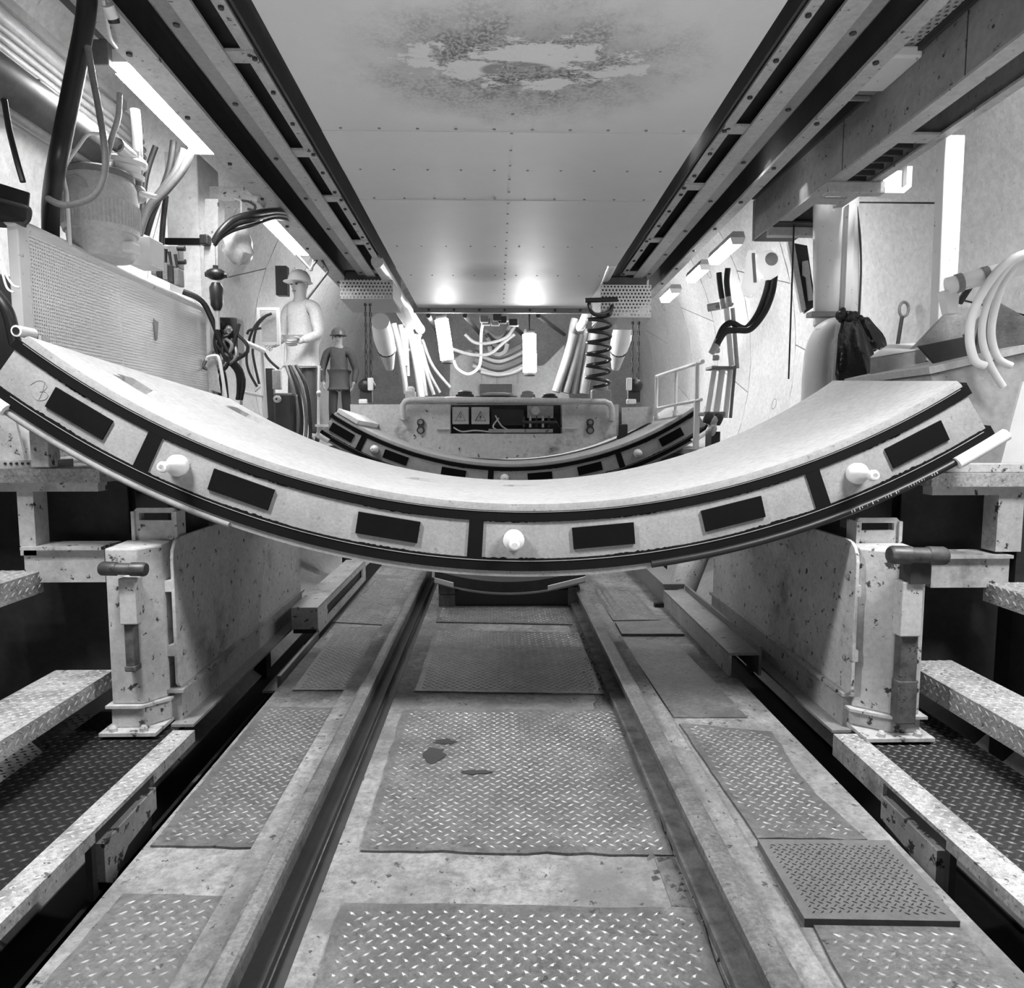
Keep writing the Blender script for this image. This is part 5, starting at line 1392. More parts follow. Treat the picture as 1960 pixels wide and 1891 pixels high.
for i, (x0, x1) in enumerate(((865, 897), (902, 937))):
    a, b = bp(x0, 779), bp(x1, 812)
    e = MB().box(a.x, b.x, YB + 0.02, YB + 0.15, b.z, a.z).build('electrical_box', plastg_m, lb, False, 0.006)
    cx, cz = (a.x + b.x) / 2, (a.z + b.z) / 2 - 0.01
    s_ = 0.05
    MB().tube([(cx - s_, YB + 0.017, cz - s_ * 0.75), (cx + s_, YB + 0.017, cz - s_ * 0.75), (cx, YB + 0.017, cz + s_ * 0.95)], 0.004, 6, closed=True).build('warning_triangle', dark_m if i else mid_m, e)
    MB().prism([(cx + 0.006, YB + 0.016, cz + 0.025), (cx - 0.012, YB + 0.016, cz - 0.004), (cx, YB + 0.016, cz - 0.004), (cx - 0.006, YB + 0.016, cz - 0.03), (cx + 0.012, YB + 0.016, cz + 0.004), (cx + 0.0, YB + 0.016, cz + 0.004)], (0, 0.003, 0)).build('warning_bolt', dark_m if i else mid_m, e)
q0, q1 = bp(940, 783), bp(1003, 814)
MB().box(q0.x, q1.x, YB + 0.06, YB + 0.15, q1.z, q0.z).build('relay_rack', black_m, lb)
q0, q1 = bp(1010, 776), bp(1060, 800)
MB().box(q0.x, q1.x, YB + 0.05, YB + 0.15, q1.z, q0.z).build('valve_plate', grey_m, lb)
MB().lathe([(0.04, 0), (0.04, 0.03), (0.02, 0.035)], aY(1025, 786, YB + 0.03), (0, -1, 0), 16).build('round_gauge', pipe_m, lb, True)
for i in range(5):
    p = aY(1003 + 12 * i, 806, YB + 0.06)
    MB().tube([p + Vector((0, 0, 0.05)), p + Vector((0, 0, -0.06))], 0.012, 8).build('bay_pipe', chrome_m if i % 2 else dark_m, lb, True)
MB().tube([bp(1000, 808), bp(1066, 808)], 0.013, 8).build('bay_pipe', dark_m, lb, True)
for k, pts in enumerate(([(868, 818), (884, 826), (910, 824), (940, 827)], [(948, 795), (960, 815), (975, 824)], [(955, 800), (944, 818), (968, 828)], [(1062, 800), (1072, 818), (1082, 800)])):
    MB().tube(spline([aY(x, y, YB + 0.03) for x, y in pts], 5), 0.007, 6).build('bay_cable', pipe_m if k != 3 else black_m, lb, True)
q0, q1 = bp(935, 821), bp(1058, 828)
MB().box(q0.x, q1.x, YB - 0.01, YB + 0.03, q1.z, q0.z).build('terminal_strip', grey_m, lb)
for x in (805, 1130):
    ol = [(x + dx * 0.9, 816 + dy) for dx, dy in ((0, -15), (6, -13), (8, -8), (7, -3), (5, 0), (7, 3), (9, 8), (6, 13), (0, 15), (-6, 13), (-9, 8), (-7, 3), (-5, 0), (-7, -3), (-8, -8), (-6, -13))]
    sh = MB().prism([aY(px, py, YB - 0.03) for px, py in ol], (0, 0.029, 0)).build('shackle', dark_m, lb, False, 0.006)
    MB().lathe([(0.02, 0), (0.02, 0.006)], aY(x, 808, YB - 0.031), (0, -1, 0), 10).lathe([(0.024, 0), (0.024, 0.006)], aY(x, 824, YB - 0.031), (0, -1, 0), 10).build('shackle_pin', mid_m, sh)
for x0, x1, y in ((836, 860, 821), (1082, 1104, 820)):
    MB().tube([aY(x0, y, YB - 0.02), aY(x1, y, YB - 0.02)], 0.011, 8).build('side_pin', pipe_m, lb, True)
q0, q1 = bp(1184, 812), bp(1200, 842)
MB().box(q0.x, q1.x, YB - 0.03, YB + 0.1, q1.z, q0.z).build('dark_stop', black_m, lb, False, 0.006)
# white saddle pad lying on the left end of the far segment
a = aY(658, 790, 6.3)
pd = MB().hexa([fp(math.radians(-32.8), 2.700, 6.06), fp(math.radians(-28.6), 2.700, 6.06), fp(math.radians(-28.6), 2.744, 6.06), fp(math.radians(-32.8), 2.744, 6.06)],
               [fp(math.radians(-30.4), 2.700, 6.9), fp(math.radians(-27.0), 2.700, 6.9), fp(math.radians(-27.0), 2.744, 6.9), fp(math.radians(-30.4), 2.744, 6.9)])
single(pd, 'foam_pad', white_m, 'white pad on the left end of the far segment', 'pad', None, False, 0.006)
# things standing on the lifting beam
for i, (x, y, w, h, mm, lab) in enumerate(((786, 752, 9, 12, plastg_m, 'white-topped motor housing on the lifting beam at the left'), (890, 758, 17, 10, dark_m, 'dark square motor on the lifting beam left of its middle'),
                                          (950, 759, 40, 7, mid_m, 'long low grey drive unit in the middle of the lifting beam'), (1010, 757, 14, 9, mid_m, 'grey drum on the lifting beam under the right work lamp'),
                                          (1052, 759, 15, 6, dark_m, 'low dark lump on the lifting beam right of the right work lamp'), (1150, 752, 18, 16, mid_m, 'grey motor on the lifting beam under the black coil cable'))):
    p = aY(x, 772, 6.9); sx = w / 1354 * 6.9; sz = (772 - (y - h)) / 1354 * 6.9
    t = thing('motor_unit', lab, 'motor', (p.x, 6.9, p.z + 0.0), 'motor units on the lifting beam')
    MB().box(p.x - sx, p.x + sx, 6.85, 6.99, p.z, p.z + sz * 0.7).build('motor_base', mm, t, False, 0.01)
    MB().lathe([(sx * 0.8, 0), (sx * 0.8, sz * 0.2), (sx * 0.45, sz * 0.3)], (p.x, 6.92, p.z + sz * 0.7), (0, 0, 1), 16).build('motor_cap', white_m if i == 0 else mm, t, True)

for s, lab in ((-1, 'left'), (1, 'right')):
    if s < 0: hx, x0, x1, yt, yb, cxs = 705, 650, 752, 535, 572, (699, 708)
    else: hx, x0, x1, yt, yb, cxs = 1218, 1150, 1246, 545, 608, (1211, 1223)
    t = thing('chain_hoist', 'perforated %s chain bin and hoist under the gantry beams' % lab, 'hoist', aY(hx, 560, 6.9), 'chain hoists under the gantry')
    a, b = aY(x0, yt, 6.7), aY(x1, yb, 6.7)
    MB().box(a.x, b.x, 6.70, 6.706, b.z, a.z).build('bin_front', perfb_m, t)
    MB().hexa([(a.x, 6.706, b.z), (b.x, 6.706, b.z), (b.x, 6.706, b.z + 0.006), (a.x, 6.706, b.z + 0.006)], [(a.x, 7.3, b.z - 0.03), (b.x, 7.3, b.z - 0.03), (b.x, 7.3, b.z - 0.024), (a.x, 7.3, b.z - 0.024)]).build('bin_floor', perfc_m, t)
    MB().box(a.x, a.x + 0.006, 6.706, 7.3, b.z, a.z).build('bin_side', perfd_m, t)
    MB().box(b.x - 0.006, b.x, 6.706, 7.3, b.z, a.z).build('bin_side', perfd_m, t)
    MB().box(a.x + 0.03, b.x - 0.03, 6.75, 7.3, b.z + 0.16 if s > 0 else a.z - 0.05, a.z + 0.10).build('hoist_body', dark_m, t, False, 0.02)
    for cx in cxs:
        p0, p1 = aY(cx, yb - 6, 6.9), aY(cx, 738, 6.9)
        m = MB(); n = int((p0.z - p1.z) / 0.05)
        for k in range(n):
            z = p0.z - 0.05 * (k + 0.5); w = (0.009, 0) if k % 2 else (0, 0.009)
            m.tube([(p0.x - w[0], p0.y - w[1], z + 0.02), (p0.x + w[0], p0.y + w[1], z + 0.02), (p0.x + w[0], p0.y + w[1], z - 0.02), (p0.x - w[0], p0.y - w[1], z - 0.02)], 0.0045, 5, closed=True)
        m.tube([p0, p1], 0.0045, 5)
        m.build('hoist_chain', dark_m, t)['kind'] = 'stuff'
    hb = thing('hook_block', 'dark hook block with a white side plate hanging on the %s hoist chain' % lab, 'hook', aY(hx - 4, 772, 6.9), 'hook blocks on the hoist chains')
    c = aY(hx - 3, 738, 6.9)
    MB().ball(c, 0.085, 0.06, 0.07, 14, 8).build('block_shell', black_m, hb, True)
    MB().box(c.x + (0.02 if s < 0 else -0.09), c.x + (0.07 if s < 0 else -0.04), 6.83, 6.87, c.z - 0.05, c.z + 0.07).build('block_plate', white_m, hb, False, 0.008)
    MB().box(c.x - 0.065, c.x + 0.05, 6.88, 6.95, c.z - 0.16, c.z - 0.05).build('block_body', dark_m, hb)
    MB().box(c.x - 0.075, c.x + 0.01, 6.86, 6.95, aY(hx, 773, 6.9).z, c.z - 0.13).build('block_seat', white_m, hb, False, 0.01)
# lower guide rails of the tracks at their far ends
for s in (-1, 1):
    if s < 0: P0, P1 = aY(722, 500, 6.2), aY(803, 628, 9.6)
    else: P0, P1 = aY(1172, 500, 6.2), aY(1112, 624, 9.6)
    t = thing('guide_tube', 'round guide tube with a bright end cap along the %s edge of the overhead plate' % ('left' if s < 0 else 'right'), 'tube', P0, 'guide tubes beside the overhead plate')
    MB().tube([P0, P1], 0.055, 12).build('tube_run', pipe_m, t, True)
    d = (P1 - P0).normalized()
    MB().tube([P1, P1 + d * 0.12], 0.062, 12).build('tube_cap', white_m, t, True)
    if s < 0:
        q = [aY(742, 575, 7.6), aY(770, 572, 7.6), aY(800, 628, 9.0), aY(780, 634, 9.0)]
        MB().prism(q, (0, 0.02, 0.03)).build('guide_plate', perfc_m, t)

# spiral cable at the right hoist
co = MB(); pts = []
for i in range(150):
    u = i / 149; a = 2 * PI * 6.3 * u
    c = aY(1148 - 4 * u, 600 + 140 * u, 6.6)
    pts.append((c.x + 0.105 * math.cos(a), 6.6 + 0.105 * math.sin(a), c.z))
cc = thing('coil_cable', 'black spiral cable hanging from the right track end to the lifting beam', 'cable', aY(1146, 740, 6.6))
co.tube(pts, 0.016, 8).build('coil', black_m, cc, True)
MB().tube([aY(1120, 575, 6.55), aY(1182, 573, 6.55)], 0.022, 10).build('hanger_bar', black_m, cc, True)
MB().tube(spline([aY(1128, 576, 6.6), aY(1128, 590, 6.6), aY(1140, 602, 6.6), aY(1165, 598, 6.65), aY(1172, 585, 6.7)], 6), 0.018, 8).build('coil_tail', black_m, cc, True)

# ================================================================ FAR END: work lamps, hose bundles, bulkhead fittings
for i, (pts, lab) in enumerate((([(845, 612), (851, 650), (856, 688)], 'dazzling vertical work lamp hanging at the far end, left one of two'), ([(1013, 640), (1014, 680), (1014, 712)], 'dazzling vertical work lamp hanging at the far end, right one of two'))):
    P_ = [aY(x, y, 9.2) for x, y in pts]
    t = thing('work_lamp', lab, 'lamp', P_[2], 'hanging work lamps at the far end')
    MB().tube(P_, 0.085, 16).build('lamp_tube', bulb_m, t, True)  # tube made wider to include the lamp's glare in its shape
    MB().tube([P_[0], P_[0] + Vector((0, 0, 0.06))], 0.07, 14).build('lamp_cap', dark_m, t, True)
    MB().tube([P_[2], P_[2] - Vector((0, 0, 0.05))], 0.07, 14).build('lamp_cap', dark_m, t, True)
    MB().tube([P_[0] + Vector((0, 0, 0.06)), Vector((P_[0].x, 9.2, 2.6))], 0.012, 6).build('lamp_cord', black_m, t, True)
bun_m = mat('bundle hose', 0.20, 0.45, var=0.15)
hl = [([(752, 620), (766, 680), (776, 755)], 0.05), ([(766, 622), (772, 660), (776, 700)], 0.04), ([(776, 628), (778, 680), (780, 720)], 0.035), ([(784, 630), (796, 690), (806, 760)], 0.05), ([(792, 640), (804, 690), (814, 758)], 0.04),
      ([(800, 640), (812, 700), (830, 756)], 0.03), ([(806, 660), (820, 710), (842, 752)], 0.024), ([(808, 650), (828, 700), (862, 742)], 0.024)]
for i, (pts, r) in enumerate(hl):
    single(MB().tube(spline([aY(x, y, 9.6 + 0.05 * i) for x, y in pts], 6), r, 10), 'bundle_hose', (bun_m, hoseg_m, bun_m, pipe_m, bun_m, bun_m, hoseg_m, hoseg_m)[i],
           ('first hose from the left', 'second hose from the left', 'third hose from the left', 'fourth hose from the left, thick and pale', 'fifth hose from the left, bright white', 'sixth hose from the left', 'seventh hose from the left, thin and grey', 'last hose, thin and spreading widest')[i] + ' in the bundle left of the far lamps', 'hose', 'hoses left of the far work lamps', True)
hl = [([(1098, 640), (1084, 690), (1064, 750)], 0.06), ([(1110, 640), (1098, 690), (1082, 752)], 0.06), ([(1120, 630), (1108, 690), (1096, 754)], 0.05), ([(1136, 640), (1126, 690), (1116, 754)], 0.08), ([(1100, 610), (1096, 630), (1092, 660)], 0.05)]
for i, (pts, r) in enumerate(hl):
    single(MB().tube(spline([aY(x, y, 9.6 + 0.05 * i) for x, y in pts], 6), r, 10), 'bundle_hose', (bun_m, bun_m, hoseg_m, bun_m, hoseg_m)[i],
           ('first thick pale hose from the left', 'second thick pale hose from the left', 'third hose from the left, grey', 'fourth and thickest pale hose', 'short upper grey hose')[i] + ' in the bundle right of the far lamps', 'hose', 'hoses right of the far work lamps', True)
sw = [([(738, 630), (752, 660), (772, 672), (792, 664), (806, 640)], 0.018, hosew_m, 'white cable sagging in a U under the left track end'),
      ([(866, 668), (890, 676), (915, 680), (940, 676), (965, 655), (985, 640)], 0.026, bun_m, 'pale hose sagging from the left work lamp to the right'),
      ([(868, 690), (876, 706), (895, 716), (912, 708), (920, 690), (921, 640), (926, 610)], 0.020, hosew_m, 'white cable hanging in a U right of the left work lamp'),
      ([(890, 640), (910, 656), (940, 656), (970, 645), (985, 625)], 0.024, hoseg_m, 'grey hose sagging highest between the two work lamps'),
      ([(920, 712), (950, 718), (980, 714), (1000, 704)], 0.024, hoseg_m, 'grey hose sagging lowest between the two work lamps')]
for pts, r, m, lab in sw:
    single(MB().tube(spline([aY(x, y, 10.2) for x, y in pts], 7), r, 8), 'sagging_hose', m, lab, 'hose', 'sagging hoses at the far end', True)
for i in range(5):
    pts = [(932 + 2 * i - 3, 628 + 3 + i * 8), (940, 642 + i * 8), (953, 647 + i * 8), (966, 641 + i * 8), (975 - i, 626 + i * 8)]
    single(MB().tube(spline([aY(x, y, 11.0 - 0.1 * i) for x, y in pts], 6), 0.036, 8), 'hose_loop', bun_m if i % 2 == 0 else dark_m, ('topmost pale hose loop', 'second hose loop down, dark', 'third hose loop down, pale', 'fourth hose loop down, dark', 'lowest pale hose loop')[i] + ' of the stack at the far end', 'hose', 'stacked hose loops at the far end', True)
bh_ = thing('bulkhead', 'pale arched bulkhead with dark openings closing the far end of the gantry', 'bulkhead', aY(950, 760, 11.6))
q = [aY(x, y, 11.6) for x, y in ((862, 690), (900, 668), (925, 700), (1040, 700), (1080, 660), (1090, 770), (860, 770))]
MB().prism(q, (0, 0.1, 0)).build('bulkhead_plate', far_m, bh_)
a, b = aY(918, 735, 11.5), aY(980, 752, 11.5)
MB().box(a.x, b.x, 11.5, 11.6, b.z, a.z).build('bulkhead_opening', dark_m, bh_)
for x in (921, 950, 990):
    a, b = aY(x, 702, 11.58), aY(x + 2, 735, 11.58)
    MB().box(a.x, b.x, 11.58, 11.6, b.z, a.z).build('bulkhead_rib', mid_m, bh_)
for i in range(4):
    pts = [aY(905 + 2 * i, 700 - 12 * i, 11.4), aY(955, 716 - 12 * i, 11.4), aY(1005 - 2 * i, 698 - 12 * i, 11.4)]
    MB().tube(spline(pts, 6), 0.05 if i % 2 else 0.03, 8).build('bulkhead_pipe', pipe_m if i % 2 == 0 else mid_m, bh_, True)
c = aY(955, 606, 8.6)
jm = thing('hoist_clutter', 'dark clutter of fittings hanging just beyond the overhead plate edge', 'fittings', c)
rnd = random.Random(2)
for i in range(9):
    p = aY(925 + rnd.uniform(0, 60), 605 + rnd.uniform(0, 14), 8.6 + rnd.uniform(0, 0.3))
    MB().box(p.x - 0.05, p.x + 0.05, p.y, p.y + 0.1, p.z - 0.03, p.z + 0.05).build('fitting', (dark_m, mid_m, chrome_m)[i % 3], jm, False, 0.008)
for i in range(4):
    a_, b_ = aY(820 + 70 * i, 604, 9.0), aY(840 + 80 * i, 640, 11.5)
    MB().tube([a_, b_], 0.03, 8).build('fitting_bar', dark_m, jm, True)
for s, (x, y), nm in ((-1, (734, 640), 'left'), (1, (1190, 640), 'right')):
    t = thing('air_duct', 'pale tapering air duct hanging at the %s beside the hoist chain' % nm, 'duct', aY(x, 700, 8.4), 'air ducts by the hoist chains')
    d = 1 if s < 0 else -1
    MB().tube([aY(x - 6 * d, 615, 8.0), aY(x, 645, 8.4), aY(x + 6 * d, 668, 8.7)], [0.10, 0.12, 0.11], 16).build('duct_body', plast_m, t, True)
    MB().tube([aY(x + 6 * d, 668, 8.7), aY(x + 12 * d, 705, 8.9)], [0.108, 0.05], 16).build('duct_cone', pipe_m, t, True)
    MB().tube([aY(x + 5 * d, 665, 8.68), aY(x + 6.5 * d, 670, 8.72)], 0.118, 16).build('duct_band', dark_m, t, True)

# ================================================================ RIGHT MIDDLE
rr_ = thing('white_handrail', 'white tubular handrail right of the lifting beam', 'railing', aY(1256, 800, 6.9), 'white handrails')
tl = [aY(1256, 722, 6.9), aY(1258, 720, 6.9), aY(1345, 692, 5.6)]
MB().tube(tl, 0.017, 10).build('rail_bar', white_m, rr_, True)
MB().tube([aY(1256, 782, 6.9), aY(1342, 765, 5.6)], 0.014, 10).build('rail_bar', white_m, rr_, True)
for x, y0_, y1_, Y in ((1257, 722, 800, 6.85), (1294, 710, 790, 6.3), (1335, 694, 770, 5.7)):
    MB().tube([aY(x, y0_, Y), aY(x - 1, y1_, Y)], 0.016, 10).build('rail_post', white_m, rr_, True)
for i, (x, y, Y) in enumerate(((1256, 800, 6.85), (1293, 790, 6.3), (1334, 772, 5.7))):
    p = aY(x, y, Y)
    MB().box(p.x - 0.02, p.x + 0.02, Y - 0.02, Y + 0.02, 0.80, p.z + 0.02).build('rail_foot', white_m, rr_)

hp = thing('hydraulic_column', 'upright cluster of pale hydraulic cylinders with couplings right of the far segment', 'cylinders', aY(1385, 880, 5.2))
for i, (x0, y0_, x1, y1_, r, m) in enumerate(((1368, 700, 1354, 790, 0.020, plast_m), (1383, 702, 1370, 792, 0.024, plast_m), (1398, 704, 1388, 800, 0.020, plast_m), (1390, 590, 1400, 700, 0.020, plast_m), (1402, 590, 1411, 705, 0.016, pipe_m), (1407, 700, 1398, 800, 0.012, hoseg_m))):
    MB().tube([aY(x0, y0_, 5.2), aY(x1, y1_, 5.2)], r, 12).build('cylinder', m, hp, True)
for (x, y, w, h) in ((1382, 704, 22, 3), (1366, 792, 20, 4), (1390, 583, 12, 2.5)):
    a, b = aY(x - w, y - h, 5.15), aY(x + w, y + h, 5.15)
    MB().box(a.x, b.x, 5.12, 5.28, b.z, a.z).build('clamp_plate', mid_m, hp, False, 0.006)
for i, (x, y) in enumerate(((1356, 800), (1366, 806), (1374, 802), (1362, 822))):
    MB().lathe([(0.03, -0.04), (0.035, -0.02), (0.035, 0.02), (0.02, 0.04)], aY(x, y, 5.1), (0.3, -0.3, 1), 10).build('coupling', dark_m if i % 2 == 0 else chrome_m, hp, True)
for i, y in enumerate((664, 676, 690)):
    MB().lathe([(0.02, 0), (0.026, 0.008), (0.026, 0.03), (0.02, 0.038)], aY(1372 - i, y, 5.18), (0, 0, 1), 12).build('coupling', chrome_m, hp, True)
MB().tube([aY(1355, 589, 5.3), aY(1382, 584, 5.25)], 0.03, 12).build('cross_pipe', pipe_m, hp, True)
a, b = aY(1358, 826, 5.2), aY(1374, 850, 5.2)
MB().box(a.x, b.x, 5.15, 5.3, 0.80, a.z).build('column_foot', dark_m, hp)
for i, (pts, r, lab) in enumerate((([(1376, 522), (1378, 545), (1382, 572)], 0.020, 'short black hose entering the hydraulic column from above, left one'), ([(1393, 514), (1391, 540), (1394, 568)], 0.020, 'short black hose entering the hydraulic column from above, right one'),
                                  ([(1474, 520), (1466, 560), (1448, 605), (1425, 628), (1400, 618), (1384, 628), (1374, 650)], 0.022, 'long black hose swinging in an S from the bagged lamps, upper one'),
                                  ([(1484, 515), (1478, 560), (1462, 600), (1436, 630), (1410, 632), (1388, 636), (1372, 660)], 0.022, 'long black hose swinging in an S from the bagged lamps, lower one'))):
    hs = thing('hydraulic_hose', lab, 'hose', aY(*pts[-1], 5.1), 'black hydraulic hoses on the right')
    P_ = [aY(x, y, 5.05 - 0.04 * (i % 2)) for x, y in pts]
    MB().tube(spline(P_, 8), r, 12).build('hose_body', black_m, hs, True)
    MB().tube([P_[-1], P_[-1] + (P_[-1] - P_[-2]).normalized() * 0.07], r * 1.05, 10).build('hose_fitting', chrome_m, hs, True)

for i, (x, y, rx, rz, lab) in enumerate(((1437, 528, 0.058, 0.16, 'long glowing white lamp bag hanging under the girder end'), (1466, 508, 0.085, 0.085, 'round white lamp bag hanging under the girder end'))):
    c = aY(x, y, 5.0); m = MB(); rnd = random.Random(i)
    if i == 0: m.lathe([(0.02, 0.17), (0.035, 0.12), (0.04, 0.03), (0.065, -0.04), (0.07, -0.08), (0.045, -0.13), (0.01, -0.145)], c, (0, 0, 1), 18)
    else: m.lathe([(0.03, 0.10), (0.085, 0.06), (0.10, 0.0), (0.085, -0.06), (0.04, -0.09), (0.01, -0.095)], c, (0.1, 0, 1), 18)
    for v in m.v: v += Vector((rnd.uniform(-1, 1), rnd.uniform(-1, 1), rnd.uniform(-1, 1))) * 0.006
    t = thing('lamp_bag', lab, 'bag', c, 'white lamp bags under the girder')
    m.build('bag_film', mat('lit bag film', 0.8, 0.35, var=0.02, emit=0.3, grain=0.0), t, True)
    if i == 1: MB().lathe([(0.04, 0), (0.045, 0.01), (0.03, 0.02)], c + Vector((0.0, -0.09, 0.02)), (0, -1, 0), 16).build('lamp_lens', pipe_m, t, True)
    else:
        MB().tube([c + Vector((-0.005, -0.05, 0.14)), c + Vector((0.005, -0.075, -0.06))], 0.012, 6).build('bag_zip', plastg_m, t, True)

# grey round duct, bagged post and lining fittings
gd_ = thing('grey_duct', 'wide pale round duct standing below the girder brackets', 'duct', aY(1600, 720, 4.6))
c0, c1 = aY(1600, 380, 4.6), aY(1600, 620, 4.6)
MB().tube([c0, c1], 0.135, 28).build('duct_body', white_m, gd_, True)
cc_ = aY(1580, 602, 4.45)
MB().box(cc_.x - 0.10, cc_.x + 0.10, 4.42, 4.5, cc_.z - 0.015, cc_.z + 0.015).build('duct_strap', mid_m, gd_)
MB().tube([c1, (c1.x - 0.02, 4.6, 0.8)], [0.13, 0.10], 20).build('duct_lower', lining_m, gd_, True)
single(MB().tube(spline([aY(1612, 625, 4.35), aY(1590, 628, 4.3), aY(1570, 650, 4.3), aY(1562, 700, 4.3), aY(1560, 780, 4.3)], 6), [0.05 + 0.0014 * i for i in range(25)], 14), 'white_sleeve', white_m, 'pale bulging cloth sleeve hanging left of the black sack', 'sleeve', None, True)
wp = aY(1632, 390, 4.4)
single(MB().box(wp.x - 0.022, wp.x + 0.022, 4.4, 4.46, 0.8, wp.z), 'white_post', white_m, 'slim white post right beside the grey round duct', 'post', 'white posts on the right', False, 0.004)
wp = aY(1828, 258, 3.45); wb = aY(1806, 700, 3.45)
single(MB().prism([(wp.x - 0.045, 3.45, wp.z), (wp.x + 0.05, 3.45, wp.z), (wb.x + 0.05, 3.45, 0.8), (wb.x - 0.03, 3.45, 0.8)], (0, 0.07, 0)), 'white_post', white_m, 'broad bright white post in front of the lining at the far right', 'post', 'white posts on the right', False, 0.004)
single(MB().tube(spline([aY(1640, 395, 4.5), aY(1646, 450, 4.5), aY(1648, 520, 4.5), aY(1644, 610, 4.5)], 5), 0.007, 6), 'thin_cable', dark_m, 'thin dark cable hanging beside the slim white post', 'cable', None, True)
slot = thing('wall_recess', 'dark slanted recess holding a pale bottle-shaped tube left of the grey duct', 'recess', aY(1540, 590, 4.9))
q = [aY(x, y, 4.9) for x, y in ((1518, 465), (1545, 470), (1562, 585), (1540, 600))]
MB().prism(q, (0, 0.02, 0)).build('recess_back', black_m, slot)
q = [aY(x, y, 4.88) for x, y in ((1508, 462), (1520, 462), (1543, 592), (1535, 598))]
MB().prism(q, (0, 0.03, 0)).build('recess_frame', pipe_m, slot)
MB().tube([aY(1541, 500, 4.86), aY(1543, 525, 4.86), aY(1546, 530, 4.86), aY(1552, 575, 4.86)], [0.02, 0.026, 0.014, 0.018], 12).build('tube_bottle', plastg_m, slot, True)

sk = thing('rubbish_sack', 'black shiny rubbish sack tied to the strap of the grey duct', 'sack', aY(1640, 735, 4.2))
def sack(cx, top, bot, w0, w1, Y, seed):
    rnd = random.Random(seed); n = 26; m = MB(); vs = []; fs = []; rows = 14
    ph = [rnd.uniform(0, 6.28) for _ in range(6)]
    for j in range(rows):
        u = j / (rows - 1); c = aY(cx[0] + (cx[1] - cx[0]) * u, top + (bot - top) * u, Y)
        w = w0 + (w1 - w0) * math.sin(min(u * 1.25, 1) * PI / 2)
        for k in range(n):
            a = 2 * PI * k / n
            f = 1 + 0.10 * math.sin(5 * a + ph[0] + 2 * u) + 0.07 * math.sin(9 * a + ph[1] - 5 * u) + 0.03 * rnd.uniform(-1, 1)
            vs.append(c + Vector((w * f * math.cos(a), w * 0.55 * f * math.sin(a), 0.012 * math.sin(7 * a + ph[2]))))
    for j in range(rows - 1):
        fs += [(j * n + k, j * n + (k + 1) % n, (j + 1) * n + (k + 1) % n, (j + 1) * n + k) for k in range(n)]
    fs += [tuple(range(n)), tuple((rows - 1) * n + k for k in range(n))]
    return m.add(vs, fs)


sack((1628, 1640), 612, 745, 0.05, 0.115, 4.15, 1).build('sack_body', bag_m, sk, True)
sack((1652, 1672), 610, 668, 0.03, 0.075, 4.2, 4).build('sack_flap', bag_m, sk, True)
c = aY(1628, 604, 4.15)
kn = MB(); rnd = random.Random(8)
for i in range(9): kn.ball(c + Vector((rnd.uniform(-0.07, 0.07), rnd.uniform(-0.03, 0.02), rnd.uniform(-0.02, 0.025))), rnd.uniform(0.018, 0.032), n=8, m=6)
kn.build('sack_knot', black_m, sk, True)
single(MB().tube([aY(1602, 622, 4.1), aY(1592, 760, 4.1)], 0.010, 8), 'thin_pole', plastg_m, 'thin pale pole standing at the left edge of the black sack', 'pole', None, True)

ctn = thing('carton', 'grey carton box with a pale top behind the right end of the near segment', 'box', aY(1720, 760, 3.7))
def cart(pix, Y): return [aY(x, y, Y) for x, y in pix]
A_ = cart(((1666, 686), (1772, 668), (1772, 770), (1666, 770)), 3.62); B_ = cart(((1700, 662), (1790, 656), (1790, 770), (1700, 770)), 4.0)
zc = A_[0].z
zb = B_[0].z
MB().hexa([(A_[3].x, 3.62, 0.802), (A_[2].x, 3.62, 0.802), (A_[1].x, 3.62, A_[1].z), (A_[0].x, 3.62, zc)], [(B_[3].x, 4.0, 0.802), (B_[2].x, 4.0, 0.802), (B_[1].x, 4.0, B_[1].z), (B_[0].x, 4.0, zb)]).build('carton_body', card_m, ctn, False, 0.003)
MB().hexa([(A_[0].x - 0.002, 3.617, zc + 0.001), (A_[1].x + 0.002, 3.617, A_[1].z + 0.001), (A_[1].x + 0.002, 3.617, A_[1].z + 0.007), (A_[0].x - 0.002, 3.617, zc + 0.007)], [(B_[0].x, 4.003, zb + 0.001), (B_[1].x, 4.003, B_[1].z + 0.001), (B_[1].x, 4.003, B_[1].z + 0.007), (B_[0].x, 4.003, zb + 0.007)]).build('carton_lid', white_m, ctn)
MB().box(A_[1].x + 0.006, A_[1].x + 0.04, 3.63, 3.66, 0.81, zc - 0.01).build('carton_side', dark_m, ctn)

br = thing('timber_boards', 'dark weathered boards leaning above the machine box at the right edge', 'boards', aY(1860, 690, 3.3))
q = cart(((1760, 662), (1850, 644), (1862, 696), (1802, 708)), 3.25)
MB().prism(q, (0, 0.02, 0)).build('board', dark_m, br)
q = cart(((1748, 668), (1832, 580), (1860, 590), (1850, 644), (1762, 662)), 3.32)
MB().prism(q, (0, 0.03, 0)).build('board', mat('pale board', 0.36, 0.75, var=0.25, scale=8, bump=0.3), br)
q = cart(((1862, 694), (1890, 566), (1990, 622), (1990, 668), (1930, 690)), 3.24)
MB().prism(q, (0, 0.02, 0)).build('board', mat('dark mottled board', 0.09, 0.8, var=0.5, scale=9, speck=0.2, bump=0.4), br)
q = cart(((1846, 640), (1900, 580), (1904, 690), (1866, 694)), 3.26)
MB().prism(q, (0, 0.015, 0)).build('board', mat('mid board', 0.26, 0.75, var=0.3, scale=8, bump=0.3), br)
mbx = thing('machine_box', 'pale sloping machine housing under the boards at the right edge', 'housing', aY(1880, 850, 2.95))
q = cart(((1782, 716), (1990, 668), (1990, 870), (1905, 915), (1800, 915)), 3.05)
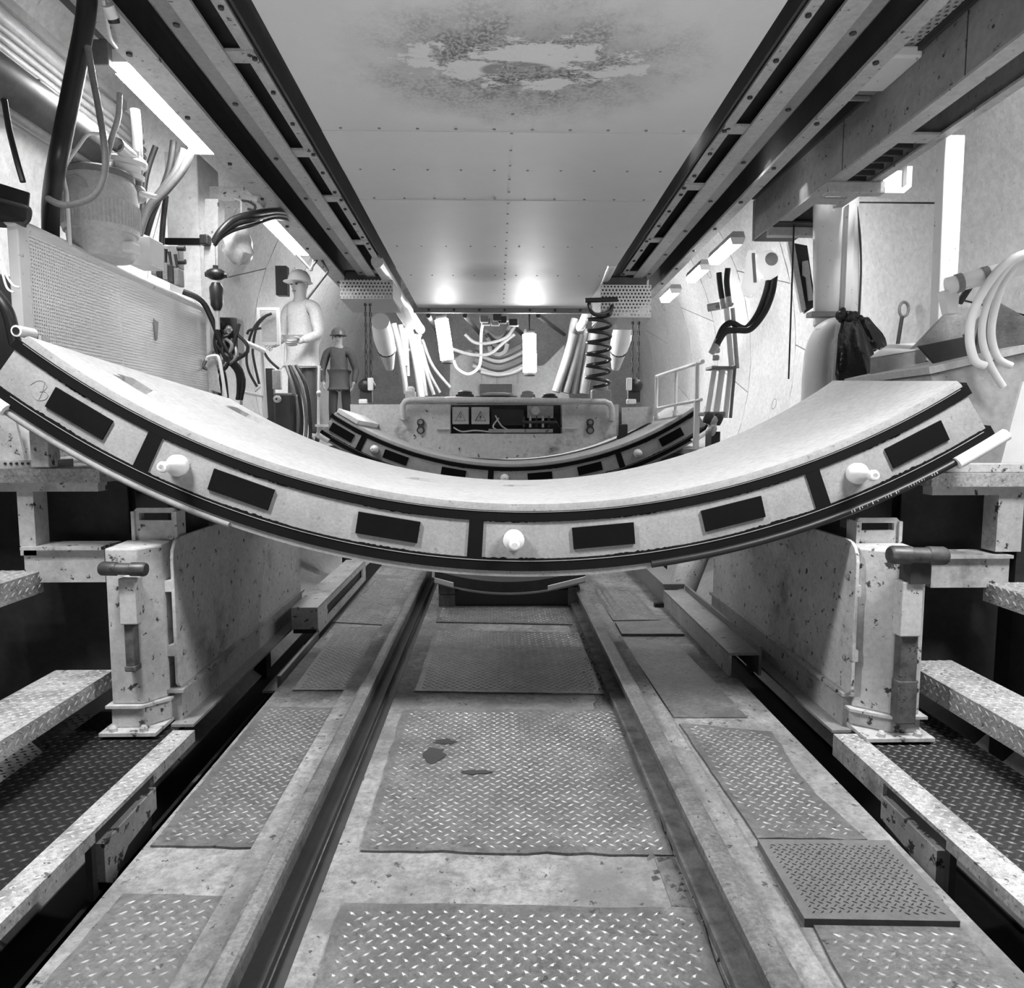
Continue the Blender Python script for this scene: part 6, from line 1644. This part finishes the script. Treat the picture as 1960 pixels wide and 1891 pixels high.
MB().prism([Vector((p.x, p.y, max(p.z, 0.801))) for p in q], (0, 0.7, 0)).build('housing_body', mat('housing paint', 0.42, 0.5, var=0.14, scale=3, speck=0.12, dirt=0.2), mbx, False, 0.008)
q = cart(((1778, 702), (1990, 655), (1990, 668), (1780, 716)), 3.03)
MB().prism(q, (0, 0.74, 0)).build('housing_lid', pipe_m, mbx)
lg = thing('white_leg_plate', 'white upright plate at the far right edge on the platform', 'plate', aY(1950, 915, 2.8))
q = cart(((1958, 730), (2010, 730), (2010, 910), (1912, 910)), 2.8)
MB().prism([Vector((p.x, p.y, max(p.z, 0.801))) for p in q], (0, 0.012, 0)).build('plate_sheet', white_m, lg)
dp_ = tag(rebase(MB().box(aY(1826, 736, 3.0).x, aY(1852, 736, 3.0).x, 3.0, 3.04, aY(1850, 748, 3.0).z, aY(1850, 732, 3.0).z).build('flat_bar', dark_m, None, False, 0.004)), 'dark flat bar just behind the right tip of the near segment', 'bar')

pp = thing('white_pipe', 'white pipe with two dark clamps carrying the hose coil at the right edge', 'pipe', aY(1820, 560, 3.0))
a, b = aY(1812, 548, 3.05), aY(2000, 498, 2.95)
MB().tube([a, b], 0.036, 16).build('pipe_run', white_m, pp, True)
for f in (0.13, 0.40):
    c = a + (b - a) * f
    MB().tube([c - (b - a).normalized() * 0.012, c + (b - a).normalized() * 0.012], 0.040, 16).build('pipe_clamp', mid_m, pp, True)
q = cart(((1806, 556), (1838, 552), (1834, 600), (1816, 600)), 3.05)
MB().prism(q, (0, 0.05, 0)).build('pipe_bracket', white_m, pp, False, 0.004)
MB().tube([aY(1858, 546, 3.1), aY(1836, 580, 3.15)], 0.014, 8).build('bracket_strut', dark_m, pp, True)
for i, (pts, r, lab) in enumerate((([(1985, 478), (1930, 500), (1890, 545), (1862, 600), (1856, 650), (1866, 690), (1885, 700)], 0.017, 'white hose of the loose coil at the right edge, outermost strand'),
                                  ([(1985, 482), (1940, 500), (1905, 545), (1884, 600), (1880, 650), (1896, 700), (1920, 740)], 0.014, 'white hose of the loose coil at the right edge, middle strand'),
                                  ([(1985, 488), (1950, 505), (1920, 545), (1902, 600), (1898, 645), (1910, 685), (1935, 700)], 0.015, 'white hose of the loose coil at the right edge, innermost strand'))):
    single(MB().tube(spline([aY(x, y, 2.9 + 0.03 * i) for x, y in pts], 8), r, 12), 'coiled_hose', hosew_m, lab, 'hose', 'white coiled hose strands', True)
ey = thing('lifting_eye', 'dark lifting eye with a rod against the right lining', 'eye', aY(1725, 640, 4.6))
e0 = aY(1730, 592, 4.9)
MB().tube([e0 + Vector((0.032 * math.cos(2 * PI * k / 14), 0, 0.05 * math.sin(2 * PI * k / 14))) for k in range(14)], 0.010, 8, closed=True).build('eye_ring', mid_m, ey, True)
MB().tube([e0 + Vector((-0.01, 0, -0.05)), aY(1718, 660, 4.9)], 0.013, 8).build('eye_rod', dark_m, ey, True)
